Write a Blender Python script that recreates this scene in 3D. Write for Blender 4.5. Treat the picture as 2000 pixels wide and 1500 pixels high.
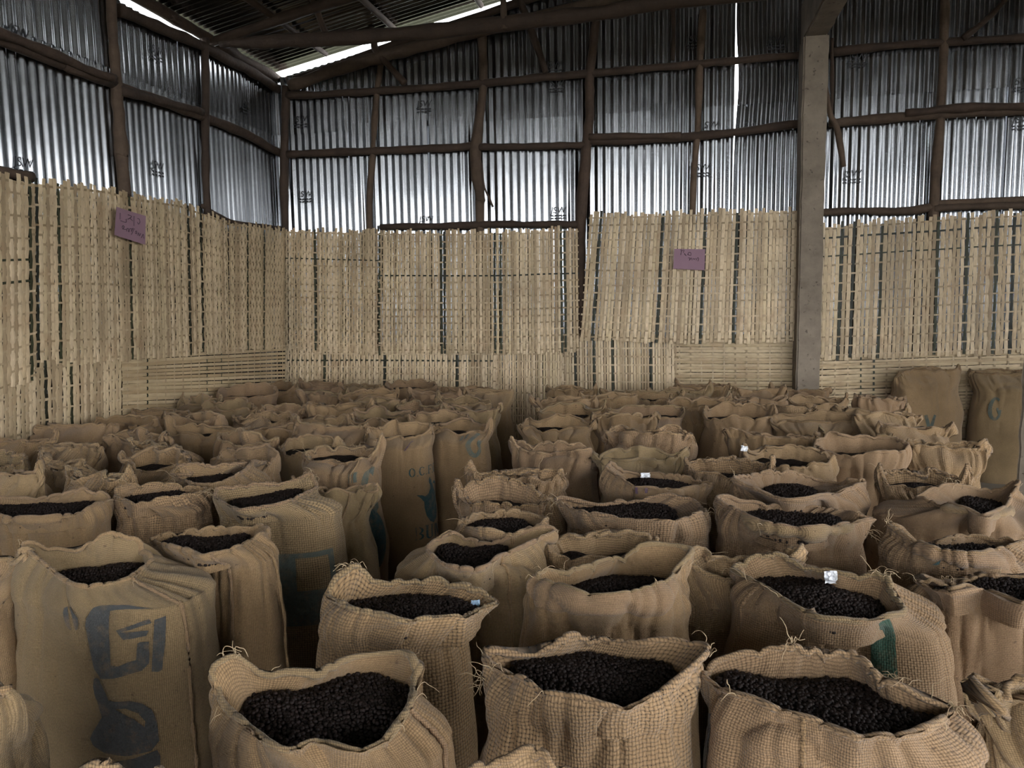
import bpy, bmesh, math, random
import numpy as np

for _o in list(bpy.data.objects):
    bpy.data.objects.remove(_o)
SC = bpy.context.scene
COL = SC.collection
PI = math.pi

# ------------------------------------------------------------------ camera
F = 1500.0
CAM = np.array([0.0, 0.0, 1.6])
YAW, PITCH, ROLL = math.radians(12.0), math.radians(6.2), 0.016
_f = np.array([-math.sin(YAW) * math.cos(PITCH), math.cos(YAW) * math.cos(PITCH), -math.sin(PITCH)])
_r0 = np.array([math.cos(YAW), math.sin(YAW), 0.0])
_u0 = np.cross(_r0, _f)
_r = _r0 * math.cos(ROLL) - _u0 * math.sin(ROLL)
_u = _u0 * math.cos(ROLL) + _r0 * math.sin(ROLL)
cam_data = bpy.data.cameras.new('camera')
cam = bpy.data.objects.new('camera', cam_data)
COL.objects.link(cam)
from mathutils import Matrix, Vector
M = Matrix(((_r[0], _u[0], -_f[0], CAM[0]), (_r[1], _u[1], -_f[1], CAM[1]), (_r[2], _u[2], -_f[2], CAM[2]), (0, 0, 0, 1)))
cam.matrix_world = M
cam_data.sensor_width = 36.0
cam_data.lens = 36.0 * F / 2000.0
cam_data.clip_start = 0.05
SC.camera = cam

# ------------------------------------------------------------------ sky, exposure
SC.view_settings.view_transform = 'Standard'
SC.view_settings.look = 'None'
SC.view_settings.gamma = 1.0
SC.view_settings.exposure = -0.40
SC.view_settings.use_curve_mapping = False
world = bpy.data.worlds.new('overcast_sky')
SC.world = world
world.use_nodes = True
_nt = world.node_tree
_bg = _nt.nodes['Background']
_bg.inputs['Color'].default_value = (0.95, 0.975, 1.0, 1)
_bg.inputs['Strength'].default_value = 13.5

# ------------------------------------------------------------------ pixel helpers (2000 x 1500 frame)
def ray(px, py):
    return _f + (px - 1000.0) / F * _r - (py - 750.0) / F * _u
def on_plane(px, py, p0, nrm):
    d = ray(px, py)
    t = np.dot(np.asarray(p0) - CAM, nrm) / np.dot(d, nrm)
    return CAM + t * d
def onY(px, py, Y): return on_plane(px, py, (0, Y, 0), np.array([0., 1., 0.]))
def onX(px, py, X): return on_plane(px, py, (X, 0, 0), np.array([1., 0., 0.]))
def onZ(px, py, Z): return on_plane(px, py, (0, 0, Z), np.array([0., 0., 1.]))
_fh = np.array([-math.sin(YAW), math.cos(YAW), 0.0])
def on_depth(px, py, P, off=0.0):
    return on_plane(px, py, np.asarray(P) + _fh * off, _fh)
def project(P):
    q = np.asarray(P) - CAM
    z = q @ _f
    return np.stack([1000 + F * (q @ _r) / z, 750 - F * (q @ _u) / z, z], -1)

# ------------------------------------------------------------------ vector noise
def _h(ix, iy, iz, s):
    n = (ix * 374761393 + iy * 668265263 + iz * 1442695041 + s * 974634777) & 0x7fffffff
    n = ((n ^ (n >> 13)) * 1274126177) & 0x7fffffff
    n = ((n ^ (n >> 16)) * 668265263) & 0x7fffffff
    return (n ^ (n >> 15)) / float(0x7fffffff) * 2 - 1
def vn(P, scale=1.0, seed=0):
    Q = np.asarray(P, float) * scale + 1000.0
    i = np.floor(Q).astype(np.int64)
    f = Q - i
    f = f * f * (3 - 2 * f)
    x, y, z = i[..., 0], i[..., 1], i[..., 2]
    fx, fy, fz = f[..., 0], f[..., 1], f[..., 2]
    out = 0
    for dx in (0, 1):
        wx = fx if dx else 1 - fx
        for dy in (0, 1):
            wy = fy if dy else 1 - fy
            for dz in (0, 1):
                wz = fz if dz else 1 - fz
                out = out + _h(x + dx, y + dy, z + dz, seed) * wx * wy * wz
    return out

# ------------------------------------------------------------------ object helpers
def mesh(name, V, Fc, mat=None, smooth=False, uv=None):
    me = bpy.data.meshes.new(name)
    V = np.asarray(V, float)
    if isinstance(Fc, np.ndarray):
        nf, k = Fc.shape
        me.vertices.add(len(V)); me.vertices.foreach_set('co', V.ravel())
        me.loops.add(nf * k); me.loops.foreach_set('vertex_index', Fc.astype(np.int32).ravel())
        me.polygons.add(nf)
        me.polygons.foreach_set('loop_start', np.arange(0, nf * k, k, dtype=np.int32))
        me.polygons.foreach_set('loop_total', np.full(nf, k, dtype=np.int32))
        me.update(calc_edges=True)
    else:
        me.from_pydata([tuple(v) for v in V], [], Fc)
    if smooth:
        me.polygons.foreach_set('use_smooth', np.ones(len(me.polygons), dtype=bool))
    if uv is not None:
        l = me.uv_layers.new(name='weave')
        l.data.foreach_set('uv', np.asarray(uv, np.float32).ravel())
    if mat: me.materials.append(mat)
    return me
def obj(name, me, parent=None, loc=None):
    o = bpy.data.objects.new(name, me)
    COL.objects.link(o)
    if parent is not None: o.parent = parent
    if loc is not None: o.location = loc
    return o
def tag(o, label=None, cat=None, group=None, kind=None):
    if label: o['label'] = label
    if cat: o['category'] = cat
    if group: o['group'] = group
    if kind: o['kind'] = kind
    return o
def empty(name, loc=(0, 0, 0)):
    o = bpy.data.objects.new(name, None)
    o.empty_display_size = 0.1
    COL.objects.link(o); o.location = loc
    return o
def box(x0, x1, y0, y1, z0, z1):
    V = [(x, y, z) for x in (x0, x1) for y in (y0, y1) for z in (z0, z1)]
    return V, [(0, 1, 3, 2), (4, 6, 7, 5), (0, 4, 5, 1), (2, 3, 7, 6), (0, 2, 6, 4), (1, 5, 7, 3)]
def tube(P, R, sides=8, wob=0.0, seed=0, closed=False, flat=None):
    """a tube through points P with radii R"""
    P = np.asarray(P, float); n = len(P)
    R = np.broadcast_to(np.asarray(R, float), (n,)).copy()
    if closed: T = np.roll(P, -1, 0) - np.roll(P, 1, 0)
    else: T = np.gradient(P, axis=0)
    T /= np.linalg.norm(T, axis=1)[:, None] + 1e-9
    ref = np.array([0., 0., 1.]) if abs(T[:, 2]).mean() < 0.8 else np.array([1., 0., 0.])
    A = np.cross(T, ref); A /= np.linalg.norm(A, axis=1)[:, None] + 1e-9
    B = np.cross(A, T)
    an = np.arange(sides) / sides * 2 * PI
    ra, rb = (1, 1) if flat is None else flat
    V = P[:, None, :] + R[:, None, None] * (ra * np.cos(an)[None, :, None] * A[:, None, :] + rb * np.sin(an)[None, :, None] * B[:, None, :])
    if wob:
        d = V - P[:, None, :]
        V = P[:, None, :] + d * (1 + wob * (vn(V, 9.0, seed) + 0.6 * vn(V, 30.0, seed + 1)))[..., None]
    V = V.reshape(-1, 3)
    m = n if closed else n - 1
    i = np.arange(m)[:, None]; j = np.arange(sides)[None, :]
    i2 = (i + 1) % n; j2 = (j + 1) % sides
    Fc = np.stack([i * sides + j, i * sides + j2, i2 * sides + j2, i2 * sides + j], -1).reshape(-1, 4)
    if not closed:
        c0, c1 = len(V), len(V) + 1
        V = np.vstack([V, P[0], P[-1]])
        caps = [(c0, (k + 1) % sides, k, k) for k in range(sides)] + [(c1, (n - 1) * sides + k, (n - 1) * sides + (k + 1) % sides, (n - 1) * sides + (k + 1) % sides) for k in range(sides)]
        Fl = [tuple(q) for q in Fc] + [c[:3] for c in caps]
        return V, Fl
    return V, Fc
def spline(P, m):
    """Catmull-Rom through the points, m samples per span"""
    P = np.asarray(P, float)
    Q = np.vstack([2 * P[0] - P[1], P, 2 * P[-1] - P[-2]])
    out = []
    for i in range(1, len(Q) - 2):
        for t in np.arange(m) / m:
            a, b, c, d = Q[i - 1], Q[i], Q[i + 1], Q[i + 2]
            out.append(0.5 * (2 * b + (c - a) * t + (2 * a - 5 * b + 4 * c - d) * t * t + (3 * b - a - 3 * c + d) * t ** 3))
    out.append(Q[-2])
    return np.array(out)

# ------------------------------------------------------------------ materials
class NT:
    def __init__(s, name):
        s.m = bpy.data.materials.new(name); s.m.use_nodes = True
        s.t = s.m.node_tree; s.p = s.t.nodes['Principled BSDF']; s.out = s.t.nodes['Material Output']
    def n(s, typ, **kw):
        nd = s.t.nodes.new(typ)
        for k, v in kw.items(): setattr(nd, k, v)
        return nd
    def link(s, a, b): s.t.links.new(a, b)
    def set(s, sock, v):
        if hasattr(v, 'is_linked') or hasattr(v, 'links'): s.link(v, sock)
        else: sock.default_value = v
    def math(s, op, a, b=None, c=None, clamp=False):
        nd = s.n('ShaderNodeMath', operation=op); nd.use_clamp = clamp
        s.set(nd.inputs[0], a)
        if b is not None: s.set(nd.inputs[1], b)
        if c is not None: s.set(nd.inputs[2], c)
        return nd.outputs[0]
    def noise(s, vec, scale, detail=3.0, rough=0.55):
        nd = s.n('ShaderNodeTexNoise'); nd.inputs['Scale'].default_value = scale
        nd.inputs['Detail'].default_value = detail; nd.inputs['Roughness'].default_value = rough
        if vec is not None: s.link(vec, nd.inputs['Vector'])
        return nd
    def ramp(s, fac, stops):
        nd = s.n('ShaderNodeValToRGB'); cr = nd.color_ramp
        while len(cr.elements) < len(stops): cr.elements.new(0.5)
        for e, (p, c) in zip(cr.elements, stops): e.position = p; e.color = (*c, 1)
        s.link(fac, nd.inputs[0]); return nd.outputs[0]
    def mix(s, fac, a, b, mode='MIX'):
        nd = s.n('ShaderNodeMix', data_type='RGBA', blend_type=mode)
        s.set(nd.inputs[0], fac)
        s.set(nd.inputs[6], a if not isinstance(a, tuple) else (*a, 1) if len(a) == 3 else a)
        s.set(nd.inputs[7], b if not isinstance(b, tuple) else (*b, 1) if len(b) == 3 else b)
        return nd.outputs[2]
    def maprange(s, v, a, b, c, d, smooth=False):
        nd = s.n('ShaderNodeMapRange'); nd.interpolation_type = 'SMOOTHSTEP' if smooth else 'LINEAR'
        s.link(v, nd.inputs[0])
        for k, x in zip((1, 2, 3, 4), (a, b, c, d)): nd.inputs[k].default_value = x
        return nd.outputs[0]
    def bump(s, h, strength, dist):
        nd = s.n('ShaderNodeBump'); nd.inputs['Strength'].default_value = strength; nd.inputs['Distance'].default_value = dist
        s.link(h, nd.inputs['Height']); s.link(nd.outputs[0], s.p.inputs['Normal']); return nd
    def objco(s): return s.n('ShaderNodeTexCoord').outputs['Object']
    def rnd(s): return s.n('ShaderNodeObjectInfo').outputs['Random']

def simple(name, col, rough=0.7, metal=0.0, nscale=0, namt=0.25, bump=0.0, bdist=0.004):
    t = NT(name); t.p.inputs['Roughness'].default_value = rough; t.p.inputs['Metallic'].default_value = metal
    if nscale:
        nz = t.noise(t.objco(), nscale, 5.0)
        t.link(t.mix(nz.outputs['Fac'], tuple(c * (1 - namt) for c in col), tuple(min(1, c * (1 + namt)) for c in col)), t.p.inputs['Base Color'])
        if bump: t.bump(nz.outputs['Fac'], bump, bdist)
    else:
        t.p.inputs['Base Color'].default_value = (*col, 1)
    return t.m

def burlap_nodes(t, pitch, gap, tints, ink=None):
    uv = t.n('ShaderNodeUVMap', uv_map='weave').outputs[0]
    wob = t.noise(uv, 30.0, 2.0)
    off = t.n('ShaderNodeVectorMath', operation='SCALE'); t.link(wob.outputs['Color'], off.inputs[0]); off.inputs[3].default_value = pitch * 1.1
    add = t.n('ShaderNodeVectorMath', operation='ADD'); t.link(uv, add.inputs[0]); t.link(off.outputs[0], add.inputs[1])
    sep = t.n('ShaderNodeSeparateXYZ'); t.link(add.outputs[0], sep.inputs[0])
    su = t.math('SINE', t.math('MULTIPLY', sep.outputs[0], PI / pitch))
    sv = t.math('SINE', t.math('MULTIPLY', sep.outputs[1], PI / pitch))
    au, av = t.math('ABSOLUTE', su), t.math('ABSOLUTE', sv)
    par = t.math('GREATER_THAN', t.math('MULTIPLY', su, sv), 0.0)
    h1 = t.math('MULTIPLY', au, t.math('MULTIPLY_ADD', av, 0.4, 0.6))
    h2 = t.math('MULTIPLY', av, t.math('MULTIPLY_ADD', au, 0.4, 0.6))
    hm = t.n('ShaderNodeMix', data_type='FLOAT'); t.link(par, hm.inputs[0]); t.link(h2, hm.inputs[2]); t.link(h1, hm.inputs[3])
    h = hm.outputs[0]
    # irregular yarn: patches where the weave opens up
    patch = t.noise(uv, 7.0, 3.0)
    gw = t.maprange(patch.outputs['Fac'], 0.35, 0.7, gap * 0.3, gap)
    hole = t.math('LESS_THAN', t.math('MAXIMUM', au, av), gw)
    big = t.noise(t.objco(), 3.2, 5.0, 0.6)
    fine = t.noise(uv, 160.0, 2.0)
    oi = t.rnd()
    c = t.ramp(oi, [(i / (len(tints) - 1), x) for i, x in enumerate(tints)])
    shade = t.math('MULTIPLY', t.maprange(big.outputs['Fac'], 0.3, 0.7, 0.78, 1.16), t.maprange(fine.outputs['Fac'], 0.3, 0.7, 0.86, 1.14))
    shade = t.math('MULTIPLY', shade, t.maprange(h, 0.1, 1.0, 0.58, 1.2))
    sc = t.n('ShaderNodeVectorMath', operation='SCALE'); t.link(c, sc.inputs[0]); t.link(shade, sc.inputs[3])
    col = t.mix(hole, sc.outputs[0], (0.016, 0.012, 0.009))
    spots = t.noise(t.objco(), 38.0, 2.0)
    col = t.mix(t.maprange(spots.outputs['Fac'], 0.70, 0.75, 0, 0.55), col, (0.05, 0.03, 0.018))
    if ink:
        wear = t.noise(t.objco(), 22.0, 6.0, 0.7)
        k = t.math('MULTIPLY', t.maprange(wear.outputs['Fac'], 0.34, 0.5, 0.55, 0.95), t.maprange(h, 0.1, 0.5, 0.7, 1.0))
        col = t.mix(k, col, ink)
    t.link(col, t.p.inputs['Base Color'])
    t.p.inputs['Roughness'].default_value = 0.95
    t.p.inputs['Specular IOR Level'].default_value = 0.15
    t.p.inputs['Sheen Weight'].default_value = 0.12
    t.p.inputs['Sheen Roughness'].default_value = 0.6
    hs = t.math('ADD', h, t.math('MULTIPLY', fine.outputs['Fac'], 0.5))
    t.bump(hs, 0.55, pitch * 0.45)
TINT = [(0.212, 0.133, 0.066), (0.262, 0.168, 0.085), (0.232, 0.146, 0.082), (0.285, 0.187, 0.098), (0.212, 0.147, 0.074)]
def burlap(name, pitch, gap, tints=TINT, ink=None):
    t = NT(name); burlap_nodes(t, pitch, gap, tints, ink); return t.m
M_FINE = burlap('burlap fine', 0.0045, 0.16)
M_MED = burlap('burlap medium', 0.0062, 0.36)
M_COARSE = burlap('burlap coarse', 0.0088, 0.46)
INK_SLATE = burlap('slate ink on burlap', 0.0045, 0.16, ink=(0.045, 0.052, 0.058))
INK_TEAL = burlap('teal ink on burlap', 0.0062, 0.2, ink=(0.006, 0.055, 0.066))
INK_GREY = burlap('faded green ink on burlap', 0.0062, 0.2, ink=(0.07, 0.095, 0.085))
INK_GREEN = burlap('green stripe on burlap', 0.0062, 0.2, ink=(0.012, 0.062, 0.042))
INK_PURPLE = burlap('purple marker on burlap', 0.0062, 0.2, ink=(0.10, 0.06, 0.11))
INK_RED = burlap('red thread on burlap', 0.0062, 0.2, ink=(0.24, 0.07, 0.07))
M_THREAD = simple('jute thread', (0.36, 0.265, 0.16), 0.9)
M_HEM = {}
def bean_mat():
    t = NT('dried coffee cherries')
    oi = t.n('ShaderNodeVertexColor', layer_name='tone') if False else None
    nz = t.noise(t.objco(), 130.0, 2.0)
    big = t.noise(t.objco(), 16.0, 2.0)
    c = t.ramp(nz.outputs['Fac'], [(0.25, (0.006, 0.0036, 0.003)), (0.55, (0.013, 0.0075, 0.006)), (0.75, (0.026, 0.014, 0.011))])
    t.link(c, t.p.inputs['Base Color'])
    t.p.inputs['Roughness'].default_value = 0.6
    t.p.inputs['Specular IOR Level'].default_value = 0.2
    t.bump(t.noise(t.objco(), 420.0, 2.0).outputs['Fac'], 0.4, 0.0015)
    return t.m
M_BEAN = bean_mat()
def heap_mat():
    t = NT('coffee cherry heap')
    v = t.n('ShaderNodeTexVoronoi'); v.inputs['Scale'].default_value = 95.0; t.link(t.objco(), v.inputs['Vector'])
    c = t.ramp(v.outputs['Distance'], [(0.0, (0.018, 0.0105, 0.0085)), (0.55, (0.008, 0.005, 0.0042)), (0.8, (0.002, 0.0014, 0.001))])
    t.link(c, t.p.inputs['Base Color']); t.p.inputs['Roughness'].default_value = 0.7; t.p.inputs['Specular IOR Level'].default_value = 0.15
    t.bump(t.math('SUBTRACT', 1.0, v.outputs['Distance']), 0.8, 0.008)
    return t.m
M_HEAP = heap_mat()
def metal_mat(name, base):
    t = NT(name)
    co = t.objco()
    st = t.n('ShaderNodeMapping'); st.inputs['Scale'].default_value = (26.0, 26.0, 0.7); t.link(co, st.inputs['Vector'])
    streak = t.noise(st.outputs[0], 1.0, 3.0)
    nz = t.noise(co, 1.6, 4.0)
    k = t.math('MULTIPLY', t.maprange(streak.outputs['Fac'], 0.3, 0.7, 0.74, 1.12), t.maprange(nz.outputs['Fac'], 0.3, 0.7, 0.86, 1.05))
    k = t.math('MULTIPLY', k, t.maprange(t.rnd(), 0, 1, 0.84, 1.06))
    sc = t.n('ShaderNodeVectorMath', operation='SCALE'); sc.inputs[0].default_value = base; t.link(k, sc.inputs[3])
    t.link(sc.outputs[0], t.p.inputs['Base Color'])
    t.p.inputs['Metallic'].default_value = 1.0
    t.link(t.maprange(nz.outputs['Fac'], 0.3, 0.7, 0.17, 0.25), t.p.inputs['Roughness'])
    return t.m
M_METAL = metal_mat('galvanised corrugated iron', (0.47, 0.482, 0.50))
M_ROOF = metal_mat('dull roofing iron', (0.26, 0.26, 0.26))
def wood_mat(name, a, b):
    t = NT(name); co = t.objco()
    nz = t.noise(co, 7.0, 6.0, 0.65)
    c = t.ramp(nz.outputs['Fac'], [(0.3, a), (0.7, b)])
    c = t.mix(t.maprange(t.rnd(), 0, 1, 0.0, 0.45), c, tuple(x * 0.45 for x in a))
    t.link(c, t.p.inputs['Base Color']); t.p.inputs['Roughness'].default_value = 0.85
    t.bump(t.noise(co, 30.0, 5.0).outputs['Fac'], 0.6, 0.012)
    return t.m
M_POLE = wood_mat('eucalyptus pole', (0.06, 0.037, 0.023), (0.125, 0.082, 0.053))
M_POLED = wood_mat('dark bark pole', (0.034, 0.020, 0.013), (0.072, 0.043, 0.027))
def slat_mat(name, stops, dark=False):
    t = NT(name); co = t.objco(); oi = t.rnd()
    c = t.ramp(oi, stops)
    geo = t.n('ShaderNodeNewGeometry')
    big = t.noise(geo.outputs['Position'], 2.4, 4.0)
    st = t.n('ShaderNodeMapping'); st.inputs['Scale'].default_value = (90, 90, 3); t.link(co, st.inputs['Vector'])
    gr = t.noise(st.outputs[0], 1.0, 3.0)
    k = t.math('MULTIPLY', t.maprange(big.outputs['Fac'], 0.3, 0.7, 0.78, 1.12), t.maprange(gr.outputs['Fac'], 0.3, 0.7, 0.74, 1.14))
    sc = t.n('ShaderNodeVectorMath', operation='SCALE'); t.link(c, sc.inputs[0]); t.link(k, sc.inputs[3])
    st2 = t.noise(geo.outputs['Position'], 6.0, 5.0)
    col = t.mix(t.maprange(st2.outputs['Fac'], 0.55, 0.75, 0, 0.4), sc.outputs[0], (0.26, 0.15, 0.075)) if not dark else sc.outputs[0]
    t.link(col, t.p.inputs['Base Color']); t.p.inputs['Roughness'].default_value = 0.55
    t.p.inputs['Specular IOR Level'].default_value = 0.35
    return t.m
M_SLAT = slat_mat('split reed', [(0.0, (0.31, 0.225, 0.135)), (0.3, (0.48, 0.36, 0.22)), (0.65, (0.61, 0.475, 0.315)), (0.85, (0.53, 0.41, 0.25)), (1.0, (0.36, 0.27, 0.16))])
M_SLATY = slat_mat('yellow split reed', [(0.0, (0.37, 0.265, 0.145)), (0.5, (0.51, 0.39, 0.24)), (1.0, (0.43, 0.325, 0.185))])
M_SLATD = slat_mat('green split reed', [(0.0, (0.012, 0.013, 0.007)), (1.0, (0.036, 0.038, 0.016))], True)
M_WEFT = slat_mat('reed weft', [(0.0, (0.25, 0.18, 0.10)), (0.5, (0.36, 0.27, 0.165)), (1.0, (0.46, 0.355, 0.23))])
def concrete(name, a, b, sc=5.0):
    t = NT(name); co = t.objco()
    nz = t.noise(co, sc, 8.0, 0.62)
    c = t.ramp(nz.outputs['Fac'], [(0.3, a), (0.7, b)])
    pit = t.noise(co, 28.0, 3.0)
    c = t.mix(t.maprange(pit.outputs['Fac'], 0.66, 0.72, 0, 0.7), c, tuple(x * 0.35 for x in a))
    t.link(c, t.p.inputs['Base Color']); t.p.inputs['Roughness'].default_value = 0.9
    t.bump(t.math('ADD', nz.outputs['Fac'], t.math('MULTIPLY', t.maprange(pit.outputs['Fac'], 0.6, 0.75, 0, 1), -0.5)), 0.6, 0.012)
    return t.m
M_CONC = concrete('rough concrete', (0.125, 0.099, 0.073), (0.225, 0.182, 0.138))
M_FLOOR = concrete('cement floor', (0.20, 0.175, 0.14), (0.30, 0.265, 0.22), 1.6)
M_GROUND = simple('dark grassy earth', (0.055, 0.055, 0.03), 0.95, nscale=2.0)
M_NOTE = simple('purple card', (0.235, 0.138, 0.175), 0.8, nscale=9, namt=0.12)
M_PEN = simple('pen ink', (0.055, 0.03, 0.045), 0.7)
M_STAMP = simple('black stamp ink', (0.008, 0.008, 0.01), 0.6)
M_PAPER = simple('white paper', (0.82, 0.83, 0.86), 0.7)
M_BLUE = simple('pale blue plastic', (0.30, 0.42, 0.55), 0.5)

# ------------------------------------------------------------------ the shed
XL, XR, YW, YF = -4.13, 6.53, 7.60, -8.0
XRIDGE = 1.2
def zroof(x): return 4.03 + 0.2 * ((x - XL) if x < XRIDGE else (2 * XRIDGE - XL - x))
ROOF_N = np.array([-0.2, 0.0, 1.0]) / math.hypot(0.2, 1.0)
def onRoof(px, py, drop=0.0): return on_plane(px, py, (XL, 0, 4.03 - drop), ROOF_N)

floor = obj('floor', mesh('floor', *box(XL, XR, YF, YW, -0.08, 0.0), M_FLOOR)); tag(floor, kind='structure')
tag(floor, 'bare grey cement floor between the sack blocks')
ground = obj('ground', mesh('ground', *box(-60, 60, -60, 60, -0.3, -0.085), M_GROUND)); tag(ground, 'dark grassy earth around the shed', kind='structure')

PITCHC, AMP, SW = 0.0762, 0.0095, 0.0762 * 11
cseed = [0]
def corrugated(L, W=SW, ztop=None, taper=None, seg=8, mat=None):
    """one corrugated sheet: x across, z along the ribs"""
    nx = int(round(W / PITCHC * seg)) + 1
    x = np.linspace(0, W, nx); y = AMP * np.cos(2 * PI * x / PITCHC)
    top = np.full(nx, L) if ztop is None else np.array([ztop(v) for v in x])
    rows = 7 if taper is None else 11
    cseed[0] += 1; q = cseed[0] * 7.3
    V = []
    for k in range(rows):
        f = k / (rows - 1)
        xs = x.copy()
        if taper is not None: xs = taper(x, f * top)
        z = f * top; o = 0 * x
        am = 1 + 0.22 * vn(np.stack([x * 9, o + q, z * .5], -1), 1.0, 3)
        dent = 0.0035 * vn(np.stack([x * 3.0, o + q, z * 1.1], -1), 1.0, 5) + 0.0014 * vn(np.stack([x * 14, o + q, z * 2.2], -1), 1.0, 6)
        V.append(np.stack([xs, y * am + dent, z], -1))
    V = np.concatenate(V)
    i = np.arange(rows - 1)[:, None]; j = np.arange(nx - 1)[None, :]
    Fc = np.stack([i * nx + j, i * nx + j + 1, (i + 1) * nx + j + 1, (i + 1) * nx + j], -1).reshape(-1, 4)
    return mesh('corrugated_sheet', V, Fc, mat or M_METAL, True)
rs = random.Random(4)
wall_rear = empty('wall_rear', (0, YW, 0)); tag(wall_rear, 'rear wall of shiny corrugated iron sheets on rough poles', kind='structure')
wall_left = empty('wall_left', (XL, 0, 0)); tag(wall_left, 'side wall of shiny corrugated iron with a bright eave gap', kind='structure')
wall_right_unseen = empty('wall_right_unseen', (XR, 0, 0)); tag(wall_right_unseen, 'unseen side wall of corrugated iron sheets, added to block and reflect light', kind='structure')  # out of view, added only to block and reflect light
ceiling = empty('ceiling', (0, 0, 0)); tag(ceiling, 'corrugated iron roof carried by round poles', kind='structure')

XG = onY(1435, 160, YW)[0]
STEP = SW - PITCHC * 1.0
nl = math.ceil((XG - XL) / STEP)
sheets_lo, sheets_mid = [corrugated(1.74) for _ in range(3)], [corrugated(1.72) for _ in range(6)]
ZG0, ZG1 = onY(1435, 262, YW)[2], onY(1435, 60, YW)[2]
def place_sheet(me, par, loc, rz=0.0, tilt=0.0):
    o = obj('corrugated_sheet', me, par, loc); o.rotation_euler = (tilt, 0, rz); return o
k0 = XG - nl * STEP
for c in range(nl + 8):
    x = k0 + c * STEP
    if x > XR - 0.1: break
    dy = 0.006 * (c % 2)
    place_sheet(sheets_lo[c % 3], wall_rear, (x, dy, 0.0), rs.uniform(-.006, .006), rs.uniform(-.004, .004))
    right_of_gap = (c == nl)
    def tp(xx, z, base):
        g = 0.034 * np.exp(-((z + base - (ZG0 + ZG1) * .5) / (0.5 * (ZG1 - ZG0))) ** 2 * 1.4) + 0.012 * np.clip((z + base - ZG1) / .5, 0, 1)
        return xx + g * np.clip(1 - xx / SW, 0, 1)
    if right_of_gap: me = corrugated(1.72, taper=lambda xx, z: tp(xx, z, 1.70))
    elif c == nl - 1: me = corrugated(1.72, W=STEP)
    else: me = sheets_mid[c % 6]
    place_sheet(me, wall_rear, (x, dy - 0.007, 1.70), rs.uniform(-.008, .008), rs.uniform(-.006, .006))
    zt = lambda v, x=x: zroof(x + v) - 0.12 - 3.36
    if right_of_gap: me = corrugated(0, ztop=zt, taper=lambda xx, z: tp(xx, z, 3.36))
    elif c == nl - 1: me = corrugated(0, W=STEP, ztop=zt)
    else: me = corrugated(0, ztop=zt)
    place_sheet(me, wall_rear, (x, dy - 0.014, 3.36), rs.uniform(-.006, .006), rs.uniform(-.005, .005))
lefts_top = [corrugated(0.53) for _ in range(4)]
for c in range(21):
    y = YW + 0.04 - SW - c * STEP
    dx = 0.006 * (c % 2)
    for me, z, d in ((sheets_lo[c % 3], 0, 0), (sheets_mid[(c * 5 + 2) % 6], 1.70, .007), (lefts_top[c % 4], 3.36, .014)):
        place_sheet(me, wall_left, (dx + d, y, z), PI / 2 + rs.uniform(-.008, .008), 0)
for c in range(6):  # added unseen wall stops short so side light reaches the left wall
    y = YW + 0.04 - SW - c * STEP
    for me, z, d in ((sheets_lo[c % 3], 0, 0), (sheets_mid[(c * 5 + 2) % 6], 1.70, .007), (lefts_top[c % 4], 3.36, .014)):
        place_sheet(me, wall_right_unseen, (-.006 * (c % 2) - d, y, z), PI / 2, 0)
# roof: ribs run down the slope, sheets overlap sideways along the shed
RL = math.hypot(XRIDGE - XL + 0.14, 0.2 * (XRIDGE - XL + 0.14))
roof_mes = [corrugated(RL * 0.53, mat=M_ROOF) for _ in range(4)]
ang = math.atan(0.2)
for c in range(24):
    y = YW + 0.16 - SW - c * STEP
    if y < YF - 0.9: break
    for side in (0, 1):
        for seg in (0, 1):
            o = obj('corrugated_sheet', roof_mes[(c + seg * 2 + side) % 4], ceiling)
            d = -0.10 + seg * (RL * 0.5 - 0.06)
            dz = 0.014 + 0.007 * (c % 2) + 0.008 * seg
            if side == 0:
                x, z = XL + d, 4.03 + 0.2 * d + dz
                X = Vector((0, 1, 0)); Z = Vector((math.cos(ang), 0, math.sin(ang)))
            else:
                x, z = XR - d, 4.03 + 0.2 * d + dz
                X = Vector((0, 1, 0)); Z = Vector((-math.cos(ang), 0, math.sin(ang)))
            Y = Z.cross(X)
            o.matrix_basis = Matrix(((X.x, Y.x, Z.x, x), (X.y, Y.y, Z.y, y), (X.z, Y.z, Z.z, z), (0, 0, 0, 1)))

# ------------------------------------------------------------------ poles
pole_seed = [0]
def pole(name, P, r, parent, mat=None, m=6, wob=0.24, sides=9, knots=0.0):
    """a rough round pole through world points P"""
    pole_seed[0] += 1; s = pole_seed[0]
    P = spline(np.array(P, float), m)
    r = np.asarray(r, float)
    R = np.interp(np.linspace(0, 1, len(P)), np.linspace(0, 1, max(2, r.size)), np.broadcast_to(r, (max(2, r.size),)))
    P = P + 0.006 * np.stack([vn(P, 3.0, s), vn(P, 3.0, s + 50), vn(P, 3.0, s + 90)], -1)
    R = R * (1 + 0.14 * vn(P, 5.0, s + 7))
    b = np.array(parent.location)
    V, Fc = tube(P - b, R, sides, wob, s)
    return obj(name, mesh(name, V, Fc, mat or M_POLE, True), parent)
def pY(pts, Y): return [onY(x, y, Y) for x, y in pts]
def pX(pts, X): return [onX(x, y, X) for x, y in pts]
YP = YW - 0.075
def down(P, z=0.0):
    q = np.array(P[-1]).copy(); q[2] = z; return list(P) + [q]
W = wall_rear
pole('post', down(pY([(558, 168), (557, 240), (555, 340), (557, 445)], YP + .005)), .042, W, M_POLED)
pole('post', down(pY([(744, 115), (736, 180), (728, 300), (722, 445)], YP + .005)), .033, W)
pole('post', down(pY([(941, 62), (945, 150), (936, 240), (930, 310), (938, 385), (938, 450)], YP + .005)), [.045, .04, .05, .055, .045, .045], W)
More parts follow.
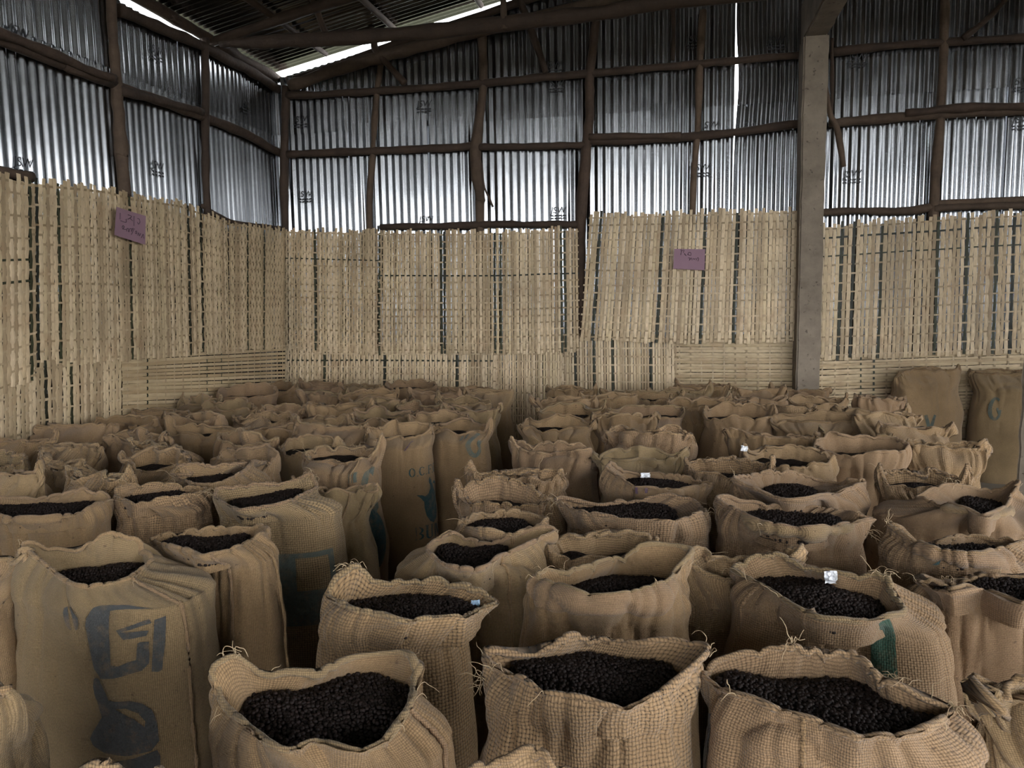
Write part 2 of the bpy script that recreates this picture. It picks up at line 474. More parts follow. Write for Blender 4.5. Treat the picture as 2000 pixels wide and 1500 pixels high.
pole('post', down(pY([(1166, 30), (1152, 150), (1151, 230), (1141, 330), (1134, 440), (1134, 640)], YP + .005)), [.04, .05, .055, .05], W, M_POLED)
pole('post', down(pY([(1374, 20), (1367, 130), (1363, 250), (1352, 415)], YP + .005)), .032, W)
pole('post', down(pY([(1847, -60), (1840, 170), (1832, 290), (1822, 425)], YP + .005)), [.035, .035, .042, .04], W)
# girts along the rear wall
pole('girt', pY([(560, 186), (660, 183), (800, 174), (950, 162), (1090, 148), (1240, 136)], YP), .036, W, M_POLED)
pole('girt', pY([(1200, 140), (1330, 128), (1430, 119), (1572, 106)], YP), .035, W, M_POLED)
pole('girt', pY([(1622, 103), (1740, 90), (1900, 80), (2060, 70)], YP), .036, W, M_POLED)
pole('girt', pY([(562, 301), (650, 298), (760, 293), (880, 288), (930, 285)], YP), .04, W, M_POLED)
pole('girt', pY([(930, 288), (1040, 286), (1150, 283)], YP), .034, W, M_POLED)
pole('girt', pY([(1150, 277), (1280, 272), (1400, 262), (1572, 240)], YP), .036, W, M_POLED)
pole('girt', pY([(1150, 268), (1230, 266), (1330, 266)], YP - .04), .03, W, M_POLED)
pole('girt', pY([(1618, 242), (1720, 232), (1850, 222), (2060, 213)], YP), .04, W, M_POLE)
pole('girt', pY([(1768, 221), (1850, 213), (1960, 208), (2060, 206)], YP - .05), .032, W, M_POLED)
pole('girt', pY([(742, 444), (880, 441), (1000, 438), (1135, 437)], YP), .034, W, M_POLED)
pole('girt', pY([(1606, 416), (1680, 411), (1760, 413), (1824, 405)], YP), .036, W)
pole('girt', pY([(1824, 398), (1900, 393), (2060, 389)], YP), .027, W)
pole('girt', pY([(1824, 408), (1900, 404), (2060, 402)], YP - .02), .03, W)
# thin braces and twigs
pole('brace', pY([(1612, 165), (1622, 225), (1634, 250), (1648, 326)], YP - .06), .024, W)
pole('brace', pY([(1626, 75), (1626, 160), (1624, 236)], YP - .05), .018, W, M_POLED)
pole('brace', pY([(1968, -5), (1925, 40), (1880, 76)], YP - .05), .022, W, M_POLED)
pole('brace', pY([(1013, -10), (1040, 70), (1066, 142)], YP - .06), .03, W, M_POLED)
pole('brace', pY([(706, -40), (728, 70), (735, 100), (762, 130), (791, 164)], YP - .10), .032, W, M_POLED)
pole('brace', pY([(1312, 0), (1316, 60), (1314, 118)], YP - .05), .02, W, M_POLED)
pole('twig', pY([(941, 318), (945, 360), (955, 385), (963, 404)], YP - .09), .010, W, M_POLED)
# gable rafter
pole('rafter', pY([(566, 168), (640, 142), (740, 113), (890, 72), (1040, 36), (1300, -30)], YP - .06), [.055, .06, .05], W, M_POLE)
pole('rafter', [(XL + .3, YP + .02, zroof(XL + .3) - .2), (-1.4, YP + .02, zroof(-1.4) - .13), (XRIDGE, YP + .02, zroof(XRIDGE) - .13)], .04, W, M_POLED)
pole('rafter', [(XR, YP, zroof(XR) - .13), (4, YP, zroof(4) - .13), (XRIDGE, YP, zroof(XRIDGE) - .13)], .05, W, M_POLED)

W = wall_left; XP = XL + 0.075
pole('post', down(pX([(213, -60), (220, 60), (229, 200), (238, 300), (243, 375)], XP + .005)), [.036, .042, .046, .044], W, wob=.22)
pole('post', down(pX([(400, 75), (402, 200), (401, 300), (405, 410)], XP + .005)), .036, W, M_POLED)
for yy in (3.2, 1.6, 0.1, -1.4, -2.9, -4.4, -5.9, -7.4):
    pole('post', [(XP, yy, 0), (XP + .04, yy, 2), (XP, yy, 3.95)], .05, W)
def gx(pts, r, mat, off=0.0):
    P = pX(pts, XP + off)
    d = (P[0] - P[1]) / abs(P[0][1] - P[1][1])
    q = np.array([P[0][0], YF + .1, P[1][2] + 0.02]); return pole('girt', [q] + [np.array(p) for p in P], r, W, mat)
gx([(0, 78), (120, 122), (225, 166), (320, 200), (400, 229), (480, 262), (553, 303)], .042, M_POLED)
pole('girt', pX([(-40, 52), (80, 95), (180, 140), (222, 152)], XP + .05), .03, W, M_POLED)
pole('girt', pX([(238, 178), (290, 192), (340, 205), (395, 220)], XP + .04), .034, W, M_POLED)
pole('girt', pX([(234, 18), (300, 48), (395, 90), (480, 134), (556, 182)], XP), .045, W, M_POLED)
pole('girt', pX([(-60, 318), (0, 334), (60, 346)], XP), .035, W)
pole('girt', pX([(395, 402), (450, 432), (500, 440), (556, 446)], XP), .02, W, M_POLED)
plate = [np.array([XL + .04, YF + .1, 3.93]), np.array([XL + .04, 0, 3.93])] + pX([(262, -8), (330, 30), (402, 72), (480, 118), (566, 168)], XL + .05)
pole('wall_plate', plate, .05, W, M_POLED)

# roof carpentry
R_ = ceiling
YT = 6.48
pole('tie_beam', [onY(432, 84, YT), onY(560, 80, YT), onY(740, 70, YT), onY(950, 50, YT), onY(1180, 24, YT), onY(1420, -8, YT), np.array([XR, YT, 3.98])], [.05, .062, .06, .06, .06], R_, M_POLED, wob=0.2)
def rafter(y, r=.045, xs=(XL + .03, -2.6, -.8, XRIDGE)):
    pole('rafter', [(x, y, zroof(x) - .10) for x in xs], r, R_, M_POLED)
    pole('rafter', [(x, y, zroof(x) - .10) for x in (XR - .03, 4.8, 3, XRIDGE)], r, R_, M_POLED)
for y in (6.46, 4.7, 2.9, 1.1, -0.7, -2.6, -4.4, -6.2, -7.8): rafter(y)
for y in (2.9, -0.7, -4.4):
    pole('tie_beam', [(XL, y, 3.98), (-1, y, 4.0), (2, y, 3.99), (XR, y, 3.98)], .06, R_)
def purlin(px, py, r, mat):
    p = onRoof(px, py, .045); x = p[0]
    pole('purlin', [(x, YW - .05, zroof(x) - .045), (x + .01, 5.2, zroof(x) - .05), (x, 2.5, zroof(x) - .04), (x, YF + .1, zroof(x) - .045)], r, R_, mat)
purlin(655, 118, .028, M_POLED); purlin(775, 62, .028, M_POLE); purlin(952, 30, .028, M_POLE)
for x in (-0.2, 0.9, 1.6, 2.8, 4.0, 5.2): 
    pole('purlin', [(x, YW - .05, zroof(x) - .05), (x, 2.5, zroof(x) - .05), (x, YF + .1, zroof(x) - .05)], .03, R_, M_POLED)
pole('strut', [onY(985, 56, YT - .03), onY(980, -40, YT - .03)], .03, R_, M_POLE)
pole('strut', [onY(640, 76, YT + .04), onY(600, -30, YT + .04)], .03, R_, M_POLED)

# ------------------------------------------------------------------ concrete pillars
def concrete_block(name, x0, x1, y0, y1, z0, z1, parent=None, base=(0, 0, 0), seed=0):
    bm = bmesh.new()
    V, Fc = box(x0, x1, y0, y1, z0, z1)
    vs = [bm.verts.new(v) for v in V]
    for f in Fc: bm.faces.new([vs[i] for i in f])
    bm.normal_update()
    bmesh.ops.bevel(bm, geom=list(bm.edges), offset=0.014, segments=2, affect='EDGES')
    L = max(x1 - x0, y1 - y0, z1 - z0)
    ax = [x1 - x0, y1 - y0, z1 - z0].index(L)
    nrm = [0, 0, 0]; nrm[ax] = 1
    for k in range(1, int(L / 0.07)):
        co = [x0, y0, z0]; co[ax] += k * 0.07
        g = list(bm.verts) + list(bm.edges) + list(bm.faces)
        bmesh.ops.bisect_plane(bm, geom=g, plane_co=co, plane_no=nrm)
    P = np.array([v.co[:] for v in bm.verts])
    D = np.stack([vn(P, 7.0, seed), vn(P, 7.0, seed + 1), vn(P, 7.0, seed + 2) * 0], -1) * 0.007 + np.stack([vn(P, 24.0, seed + 3), vn(P, 24.0, seed + 4), 0 * P[:, 0]], -1) * 0.004
    for v, d in zip(bm.verts, D): v.co = (v.co[0] + d[0] - base[0], v.co[1] + d[1] - base[1], v.co[2] + d[2] - base[2])
    me = bpy.data.meshes.new(name); bm.to_mesh(me); bm.free(); me.materials.append(M_CONC)
    return obj(name, me, parent)
YC = 7.22
xa, xb = onY(1562, 420, YC)[0], onY(1610, 420, YC)[0]
ztop = onY(1600, 68, YC)[2]
pc = ((xa + xb) / 2, YC + .13, 0)
pil = empty('pillar', pc); tag(pil, 'square rough concrete pillar rising between the reed mats to the roof beam', 'pillar', kind='structure')
concrete_block('shaft', xa, xb, YC, YC + .26, -0.02, ztop + .01, pil, pc, 3)
concrete_block('beam', xa + .01, xb - .004, YF, YC + .26, ztop, ztop + .34, pil, pc, 9)
for k, yy in enumerate((-2.4, -7.6)):
    concrete_block('shaft', xa, xb, yy, yy + .26, -0.02, ztop + .01, pil, pc, 30 + k)
for yy in (1.4, -1.6, -4.6, -7.8):
    pole('post', [(XR - .1, yy, 0), (XR - .1, yy, 2), (XR - .1, yy, 3.95)], .06, wall_right_unseen)
K2 = onY(1986, 930, 6.25); phi = -0.46
pc2 = (K2[0] - (-.12 * math.cos(phi) + .13 * math.sin(phi)), K2[1] - (-.12 * math.sin(phi) - .13 * math.cos(phi)), 0)
pil2 = empty('pillar', pc2); tag(pil2, 'pale concrete pillar cut by the edge of the picture, beside the tall grey sack', 'pillar', kind='structure')
o = concrete_block('shaft', -.12, .12, -.13, .13, -0.02, zroof(K2[0]) - .2, pil2, (0, 0, 0), 21); o.rotation_euler = (0, 0, phi)

# ------------------------------------------------------------------ woven reed mats
def edge_at(P, t):
    P = np.asarray(P); d = np.r_[0, np.cumsum(np.linalg.norm(np.diff(P, axis=0), axis=1))]
    s = np.asarray(t) * d[-1]
    return np.stack([np.interp(s, d, P[:, k]) for k in range(3)], -1)
mat_seed = [100]
def reed_mat(label, A, B, nrm, pitch, rows, mat=None, dark=(), darkrows=(), weft=0.015, rag=0.03, plane=None, horizontal=False, clampz=True):
    """reeds run from edge A to edge B; flat strips weave over and under them"""
    mat_seed[0] += 1; rn = random.Random(mat_seed[0])
    mat = mat or M_SLAT
    A = np.array([plane(*p) for p in A]); B = np.array([plane(*p) for p in B])
    if clampz: A[:, 2] = np.maximum(A[:, 2], 0.03)
    L = np.linalg.norm(np.diff(A, axis=0), axis=1).sum()
    n = max(4, int(L / pitch))
    base = (A.mean(0) + B.mean(0)) / 2; base[2] = min(A[:, 2].min(), B[:, 2].min())
    root = empty('reed_mat', base); tag(root, label, 'reed mat')
    nrm = np.array(nrm, float)
    side = abs(nrm[0]) > .5
    AM = 0.0035 if side else 0.0068
    def slat_mesh(par, w, seed):
        nv = rows * 2 + 1
        v = np.linspace(0, 1, nv)
        y = AM * np.cos(PI * (v * rows - .5) + PI * par)
        wv = w * (1 + 0.12 * vn(np.stack([v * 5, v * 0 + seed, v * 0], -1), 1.0, seed))
        xo = 0.0016 * vn(np.stack([v * 4, v * 0 + seed * 3.1, v * 0], -1), 1.0, seed + 5)
        V = np.stack([np.stack([xo - wv / 2, y, v], -1), np.stack([xo, y + .003, v], -1), np.stack([xo + wv / 2, y, v], -1)], 1).reshape(-1, 3)
        i = np.arange(nv - 1)[:, None]; j = np.arange(2)[None, :]
        Fc = np.stack([i * 3 + j, i * 3 + j + 1, i * 3 + 3 + j + 1, i * 3 + 3 + j], -1).reshape(-1, 4)
        return V, Fc
    ws = (1.1, 1.04, 1.14, 1.0) if side else (1.0, .96, 1.02, .92) if horizontal else (0.93, 0.86, 0.97, 0.8)
    variants = [[mesh('reed', *slat_mesh(p, pitch * w, k + 10 * p), mat, True) for k, w in enumerate(ws)] for p in (0, 1)]
    variants_d = [mesh('green_reed', *slat_mesh(p, pitch * 0.68, 40 + p), M_SLATD, True) for p in (0, 1)]
    t = (np.arange(n) + .5) / n
    PA, PB = edge_at(A, t), edge_at(B, t)
    # the mat billows a little off the wall
    bil = 0.02 * vn(PA * np.array([1, 1, 0]), 1.3, mat_seed[0])[:, None] * nrm
    bilB = 0.012 * vn(PB * np.array([1, 1, 0]), 1.1, mat_seed[0] + 9)[:, None] * nrm
    PA, PB = PA + bil, PB + bilB
    dk = set()
    if len(dark):
        for pxl in dark:
            q = project(PA)[:, 0] if not horizontal else project(PA)[:, 1]
            dk.add(int(np.argmin(abs(q - pxl))))
    for i in range(n):
        z = PB[i] - PA[i]; ln = np.linalg.norm(z); zu = z / ln
        ea, eb = rn.uniform(-rag * .5, rag * .5), rn.uniform(-rag, rag)
        a = PA[i] - zu * ea
        z2 = zu * (ln + ea + eb)
        k2 = min(n - 1, i + 1); k1 = max(0, i - 1)
        xu = (PA[k2] - PA[k1]) + (PB[k2] - PB[k1]); xu = xu - zu * (xu @ zu); xu = xu / np.linalg.norm(xu)
        nn = np.cross(zu, xu); nn /= np.linalg.norm(nn)
        if nn @ nrm < 0: nn = -nn
        a = a + xu * rn.uniform(-.1, .1) * pitch - base + nn * rn.uniform(-.0012, .0012)
        me = variants_d[i % 2] if i in dk else rn.choice(variants[i % 2])
        o = obj('green_reed' if i in dk else 'reed', me, root)
        o.matrix_basis = Matrix(((xu[0], nn[0], z2[0], a[0]), (xu[1], nn[1], z2[1], a[1]), (xu[2], nn[2], z2[2], a[2]), (0, 0, 0, 1)))
    drs = [int(f * rows) for f in darkrows]
    for j in range(rows):
        v = (j + .5) / rows
        c = PA + (PB - PA) * v - base
        off = -AM * np.cos(PI * (np.arange(n) + j))
        zu = (PB - PA) / np.linalg.norm(PB - PA, axis=1)[:, None]
        c = c + nrm * (off[:, None] + 0.0015)
        # extend half a strip past both ends
        c = np.vstack([c[0] * 1.5 - c[1] * .5 + (c[0] - c[1]) * .3, c, c[-1] * 1.5 - c[-2] * .5 + (c[-1] - c[-2]) * .3])
        zu = np.vstack([zu[0], zu, zu[-1]])
        wv = weft * rn.uniform(.8, 1.15)
        c = c + zu * (0.003 * vn(c * 3, 1.0, j))[:, None]
        V = np.stack([c - zu * wv / 2, c + zu * wv / 2], 1).reshape(-1, 3)
        m = len(c); i = np.arange(m - 1)
        Fc = np.stack([2 * i, 2 * i + 2, 2 * i + 3, 2 * i + 1], -1)
        obj('weft_strip', mesh('weft_strip', V, Fc, M_SLATD if j in drs else M_WEFT, True), root)
    return root
rear = lambda Y: (lambda x, y: onY(x, y, Y))
left = lambda X: (lambda x, y: onX(x, y, X))
NR, NLW = (0, -1, 0), (1, 0, 0)
YU, YLo, XU, XLo = YW - .20, YW - .165, XL + .215, XL + .185
reed_mat('reed mat hung on the rear wall beside the corner post, one dotted dark row', [(552, 683), (650, 689), (744, 693)], [(552, 448), (744, 451)], NR, .029, 19, dark=(617, 740), darkrows=(.75,), plane=rear(YU))
reed_mat('wide reed mat in the middle of the rear wall with three double green reeds', [(742, 690), (850, 690), (1000, 691), (1131, 686)], [(742, 451), (865, 452), (1000, 450), (1128, 445)], NR, .029, 18, dark=(861, 868, 968, 976, 1100, 1107), darkrows=(.63,), plane=rear(YU))
reed_mat('reed mat hung slightly higher, carrying the flat purple card, left of the pillar', [(1133, 664), (1250, 668), (1350, 671), (1556, 668)], [(1152, 418), (1250, 416), (1400, 412), (1560, 408)], NR, .0335, 17, dark=(1160, 1283, 1370, 1430), plane=rear(YU - .02))
reed_mat('reed mat right of the concrete pillar with many green reeds', [(1594, 702), (1700, 700), (1990, 690), (2120, 684)], [(1604, 440), (1700, 432), (1800, 425), (1900, 418), (2130, 405)], NR, .033, 15, dark=(1640, 1657, 1716, 1824, 1884, 1941, 1973, 2040), darkrows=(.78, .9), plane=rear(YU))
reed_mat('lower reed mat behind the far sacks next to the corner, three green reeds', [(557, 905), (968, 905)], [(557, 672), (968, 672)], NR, .028, 17, dark=(632, 752, 893), darkrows=(.86,), plane=rear(YLo), rag=.02)
reed_mat('lower reed mat seen down the aisle between the two sack blocks', [(960, 905), (1112, 905)], [(958, 668), (1112, 668)], NR, .024, 15, plane=rear(YLo + .012), rag=.02)
reed_mat('lower reed mat behind the centre sacks under the flat purple card', [(1104, 905), (1325, 905)], [(1100, 655), (1322, 655)], NR, .026, 15, dark=(1125, 1165, 1200, 1272), plane=rear(YLo), rag=.02)
reed_mat('low mat of horizontal reeds beside the foot of the pillar', [(1317, 905), (1316, 655)], [(1560, 905), (1560, 655)], NR, .027, 11, mat=M_SLATY, plane=rear(YLo + .012), horizontal=True, rag=.01)
reed_mat('low mat of horizontal reeds behind the two tall standing sacks', [(1590, 905), (1594, 694)], [(2120, 900), (2120, 676)], NR, .026, 20, mat=M_SLATY, darkrows=(.16, .2), plane=rear(YLo), horizontal=True, rag=.01)
reed_mat('reed mat on the side wall ending at a double green reed, nearest the camera', [(-120, 800), (0, 770), (68, 742)], [(-120, 315), (0, 338), (62, 352)], NLW, .03, 19, dark=(62,), darkrows=(.5, .58), plane=left(XU), horizontal=False)
reed_mat('long reed mat on the side wall carrying the curled purple card', [(67, 716), (140, 711), (200, 707), (315, 700), (395, 689), (446, 688)], [(60, 352), (150, 360), (210, 367), (252, 380), (350, 394), (395, 411), (445, 430)], NLW, .029, 19, dark=(74, 118, 258, 373, 397), plane=left(XU - .015))
reed_mat('narrow reed mat on the side wall beside the corner post', [(448, 688), (500, 683), (557, 681)], [(446, 432), (500, 438), (557, 448)], NLW, .029, 18, dark=(485, 517), plane=left(XU))
reed_mat('low reed mat on the side wall behind the nearest sacks, brightly lit', [(-130, 960), (0, 960), (238, 930)], [(-130, 778), (72, 712), (236, 690)], NLW, .03, 12, dark=(95, 140), plane=left(XLo + .01), rag=.02)
reed_mat('low mat of horizontal reeds on the side wall reaching into the corner', [(236, 905), (236, 690)], [(556, 905), (556, 672)], NLW, .025, 22, mat=M_SLATY, darkrows=(.1, .42, .5), plane=left(XLo), horizontal=True, rag=.01)

# ------------------------------------------------------------------ cards and maker's stamps
def strokes(name, S, P0, ex, ey, n, r, parent, base, mat):
    for k, st in enumerate(S):
        P = np.array([P0 + ex * a + ey * b + n * 0.0012 for a, b in st])
        if len(P) > 2: P = spline(P, 4)
        V, Fc = tube(P - base, r, 5)
        obj(name, mesh(name, V, Fc, mat, True), parent)
def card(label, corners, plane, n, curl, S):
    """corners TL TR BR BL in pixels; strokes in unit card coordinates"""
    c = [plane(*p) for p in corners]; n = np.array(n, float)
    base = sum(c) / 4
    root = empty('paper_card', base); tag(root, label, 'card', 'purple cards on the mats')
    V = []; m = 9
    for j in range(m):
        for i in range(m):
            u, v = i / (m - 1), j / (m - 1)
            p = c[0] * (1 - u) * (1 - v) + c[1] * u * (1 - v) + c[2] * u * v + c[3] * (1 - u) * v
            V.append(p + n * curl(u, v) - base)
    V = np.array(V); Vb = V - n * 0.0015
    Fc = [(j * m + i, j * m + i + 1, (j + 1) * m + i + 1, (j + 1) * m + i) for j in range(m - 1) for i in range(m - 1)]
    Fb = [tuple(x + m * m for x in reversed(f)) for f in Fc]
    obj('card_sheet', mesh('card_sheet', np.vstack([V, Vb]), Fc + Fb, M_NOTE, True), root)
    for st in S:
        P = []
        for u, v in st:
            p = c[0] * (1 - u) * (1 - v) + c[1] * u * (1 - v) + c[2] * u * v + c[3] * (1 - u) * v
            P.append(p + n * (curl(u, v) + .0015) - base)
        P = spline(np.array(P), 4) if len(P) > 2 else np.array(P)
        Vv, Ff = tube(P, 0.0023, 5)
        obj('handwriting', mesh('handwriting', Vv, Ff, M_PEN, True), root)
S1 = [[(.13, .18), (.14, .40)], [(.16, .44), (.34, .44), (.34, .32)], [(.40, .15), (.52, .17), (.44, .27), (.40, .30)], [(.46, .24), (.56, .31)], [(.60, .13), (.61, .47)],
      [(.72, .17), (.78, .18), (.80, .28), (.76, .36), (.72, .30)],
      [(.22, .66), (.25, .58), (.30, .62), (.24, .70), (.36, .68)], [(.38, .74), (.39, .64), (.43, .63), (.44, .74)], [(.46, .74), (.48, .62), (.54, .60), (.53, .70), (.58, .56)],
      [(.62, .56), (.54, .80)], [(.66, .66), (.70, .62), (.70, .72), (.66, .70)], [(.74, .76), (.77, .66), (.80, .76), (.84, .66)], [(.87, .80), (.92, .66), (.95, .80)]]
card('tilted purple handwritten card on the side wall mat', [(220, 404), (282, 422), (281, 478), (216, 459)], left(XU + .03), NLW, lambda u, v: .012 + .02 * (1 - u) ** 2, S1)
S2 = [[(.20, .06), (.24, .05), (.22, .30)], [(.22, .12), (.32, .05), (.30, .18)], [(.36, .30), (.34, .22), (.40, .34)], [(.44, .30), (.47, .18), (.54, .18), (.55, .30), (.48, .30), (.45, .22)],
      [(.46, .44), (.52, .44), (.50, .56)], [(.52, .54), (.56, .43), (.60, .54)], [(.62, .44), (.66, .50), (.70, .44)], [(.72, .54), (.76, .42), (.80, .44), (.78, .58)]]
card('level purple handwritten card on the rear wall mat', [(1317, 486), (1377, 487), (1376, 528), (1315, 525)], rear(YU - .045), NR, lambda u, v: .008 + .015 * u * u, S2)

def text2d(s, size):
    cu = bpy.data.curves.new('t', 'FONT'); cu.body = s; cu.size = size; cu.align_x = 'CENTER'; cu.shear = 0.15; cu.offset = 0.0
    o = bpy.data.objects.new('t', cu); COL.objects.link(o)
    dg = bpy.context.evaluated_depsgraph_get(); me = bpy.data.meshes.new_from_object(o.evaluated_get(dg))
    bpy.data.objects.remove(o)
    me.materials.clear(); me.materials.append(M_STAMP)
    return me
def stamp_mesh():
    me = text2d('JSW', 0.085)
    bm = bmesh.new(); bm.from_mesh(me)
    for k in range(2):
        for a in range(4):
            x0 = -.075 + a * .04; y0 = -.03 - k * .026
            vs = [bm.verts.new(v) for v in ((x0, y0, 0), (x0 + .03, y0, 0), (x0 + .03, y0 + .012, 0), (x0, y0 + .012, 0))]
            bm.faces.new(vs)
    bm.to_mesh(me); bm.free(); me.name = 'maker_stamp'
    return me
STAMP = stamp_mesh()
def stamp(px, py, par, sc=1.0):
    if par is wall_rear:
        p = onY(px, py, YW - .035) - np.array(par.location); rot = (PI / 2, 0, 0)
    else:
        p = onX(px, py, XL + .035) - np.array(par.location); rot = (PI / 2, 0, PI / 2)
    o = obj('maker_stamp', STAMP, par, p); o.rotation_euler = rot; o.scale = (sc, sc, sc)
for x, y in ((596, 384), (586, 238), (828, 208), (832, 433), (1086, 168), (1090, 416), (1082, 132), (1369, 333), (1357, 82), (1516, 84), (1664, 345), (1674, 118), (1995, 165), (1995, 240), (1386, 250)):
    stamp(x, y, wall_rear)
for x, y in ((305, 104), (308, 330), (482, 210), (46, 326), (38, 70)):
    stamp(x, y, wall_left)

# ------------------------------------------------------------------ burlap sacks of dried coffee cherries
def circ_smooth(A, s):
    n = len(A); k = np.arange(n); k = np.minimum(k, n - k)
    w = np.exp(-(k / s) ** 2 / 2); w /= w.sum()
    return np.real(np.fft.ifft(np.fft.fft(A, axis=0) * np.fft.fft(w)[:, None] if A.ndim == 2 else np.fft.fft(A) * np.fft.fft(w), axis=0))
def hermite(P0, P1, T0, T1, t):
    t = t[:, None, None]
    return (2 * t ** 3 - 3 * t ** 2 + 1) * P0 + (t ** 3 - 2 * t ** 2 + t) * T0 + (-2 * t ** 3 + 3 * t ** 2) * P1 + (t ** 3 - t ** 2) * T1
ICO = None
def ico(sub):
    bm = bmesh.new(); bmesh.ops.create_icosphere(bm, subdivisions=sub, radius=1)
    V = np.array([v.co[:] for v in bm.verts]); Fc = np.array([[v.index for v in f.verts] for f in bm.faces]); bm.free(); return V, Fc
ICOS = {1: ico(1), 2: ico(2)}
SACKS = []

def build_sack(label, cen, a, b, rot, I, C, zb, seed, n, mat, beans=0, wrinkle=1.0, lean=0.0, shoulder=0.92, hem=True, seams=(), threads=0, group=None, belabel=None, p=2.6, pleat=1.0, bulge=1.0, htall=None, tone=0):
    """cen/a/b/rot: the body; I, C: (n,3) loops of the mouth at cherry level and of the rim"""
    cen = np.asarray(cen, float); base = np.array([cen[0], cen[1], 0.0])
    rn = random.Random(seed)
    al = np.arange(n) / n * 2 * PI
    loc = al - rot
    r = (np.abs(np.cos(loc) / a) ** p + np.abs(np.sin(loc) / b) ** p) ** (-1 / p)
    dirs = np.stack([np.cos(al), np.sin(al), 0 * al], -1)
    ring = base + dirs * r[:, None]
    mc = np.array([I[:, 0].mean(), I[:, 1].mean(), 0])
    inward = -(C - mc); inward[:, 2] = 0
    inward /= np.linalg.norm(inward, axis=1)[:, None] + 1e-6
    nb, nn, ni = (26, 18, 12) if n >= 120 else (14, 11, 7)
    zs = np.minimum(zb - 0.05, C[:, 2] - 0.07)
    zs = circ_smooth(np.minimum(zs, np.roll(zs, 2)), n / 40)
    fz = np.linspace(0, 1, nb)
    prof = np.interp(fz, [0, .05, .2, .45, .75, 1], [.86, .95, 1.0, 1.03 * bulge, 1.0 * bulge, shoulder])
    rows = []
    S_top = None
    for f, q in zip(fz, prof):
        P = base + (ring - base) * q; P[:, 2] = zs * f
        rows.append(P)
    S = rows[-1]
    d = np.linalg.norm(C - S, axis=1)[:, None]
    out = (ring - base) / r[:, None]
    T0 = np.array([0, 0, 1.0]) * d * 0.9 + out * d * 0.35
    T1 = inward * d * 0.45 + np.array([0, 0, 1.0]) * d * 0.45
    neck = hermite(S, C, T0, T1, np.linspace(0, 1, nn + 1)[1:])
    rows += list(neck)
    th = 0.011
    roll = [C + inward * th * .5 + np.array([0, 0, .003]), C + inward * th + np.array([0, 0, -.004])]
    rows += roll
    I0 = I.copy(); I0[:, 2] = zb - 0.035
    C2 = roll[-1]
    d2 = np.linalg.norm(I0 - C2, axis=1)[:, None]
    inner = hermite(C2, I0, inward * d2 * .35 + np.array([0, 0, -1.0]) * d2 * .5, np.array([0, 0, -1.0]) * d2 * .8, np.linspace(0, 1, ni + 1)[1:])
    rows += list(inner)
    G = np.array(rows)                              # rows x n x 3
    nr = len(G)
    # creases, pleats and general lumpiness
    nrm = np.cross(np.roll(G, -1, 1) - np.roll(G, 1, 1), np.gradient(G, axis=0)); nrm /= np.linalg.norm(nrm, axis=2)[..., None] + 1e-9
    hz = np.clip(G[..., 2] / zb, 0, 1.3)
    up = np.clip((hz - .45) / .5, 0, 1)
    w1 = vn(G, 5.0, seed) * 0.013 + vn(G, 11.0, seed + 1) * 0.006 * (0.4 + up)
    A = np.stack([np.broadcast_to(np.cos(al), G.shape[:2]) * 1.3, np.broadcast_to(np.sin(al), G.shape[:2]) * 1.3, G[..., 2] * 9.0], -1)
    crease = (1 - np.abs(vn(A, 1.0, seed + 3))) ** 6 * 0.017 * (0.25 + up)
    A2 = np.stack([np.broadcast_to(np.cos(al), G.shape[:2]) * 5.0, np.broadcast_to(np.sin(al), G.shape[:2]) * 5.0, G[..., 2] * 2.2 + al[None] * 0], -1)
    crease2 = (1 - np.abs(vn(A2, 1.0, seed + 4))) ** 5 * 0.015 * up
    ears = np.zeros(n)
    for e in (rot, rot + PI):
        da = (al - e + PI) % (2 * PI) - PI
        ears += np.exp(-(da / .38) ** 2)
    pl = np.sin(al * 34 + 3 * vn(np.stack([al * 2, al * 0, al * 0], -1), 1.0, seed + 6)) * ears * 0.007 * pleat
    sag = np.exp(-((np.arange(nr) - nb - nn * .45) / (nn * .5)) ** 2)[:, None]
    disp = (w1 - crease - crease2) * wrinkle + pl[None] * sag
    disp *= np.clip(hz * 12, 0, 1)
    inner_rows = np.arange(nr) >= nb + nn
    disp[inner_rows] *= 0.45
    G = G + nrm * disp[..., None]
    G[..., 2] = np.maximum(G[..., 2], 0.0)
    if lean: G[..., 1] += lean * np.clip(G[..., 2], 0, 2)
    per = np.linalg.norm(np.roll(ring, -1, 0) - ring, axis=1).sum()
    vlen = np.r_[0, np.cumsum(np.linalg.norm(np.diff(G, axis=0), axis=2).mean(1))]
    # vertices
    V = (G - base).reshape(-1, 3)
    i = np.arange(nr - 1)[:, None]; j = np.arange(n)[None, :]; j2 = (j + 1) % n
    Fc = np.stack([i * n + j, i * n + j2, (i + 1) * n + j2, (i + 1) * n + j], -1).reshape(-1, 4)
    u0 = j / n * per + 0 * i; u1 = (j + 1) / n * per + 0 * i
    v0 = vlen[i] + 0 * j; v1 = vlen[i + 1] + 0 * j
    uo = seed * 0.37 % 5
    uv = np.stack([np.stack([u0, v0], -1), np.stack([u1, v0], -1), np.stack([u1, v1], -1), np.stack([u0, v1], -1)], 2).reshape(-1, 2) + uo
    root = empty('burlap_sack', base); tag(root, label, 'sack', group)
    body = obj('sack_body', mesh('sack_body', V, Fc, mat, True, uv), root)
    info = dict(root=root, G=G, nr=nr, n=n, nb=nb, nn=nn, base=base, per=per, vlen=vlen, nrm=nrm, uo=uo, zb=zb)
    def uvtube(V, Fc):
        Fl = [list(f) for f in Fc]
        fl = np.concatenate([np.array(f) for f in Fl])
        P = np.asarray(V)[fl]
        return np.stack([P[:, 0] * 1.0 + P[:, 1] * .7, P[:, 2] + P[:, 1] * .3], -1)
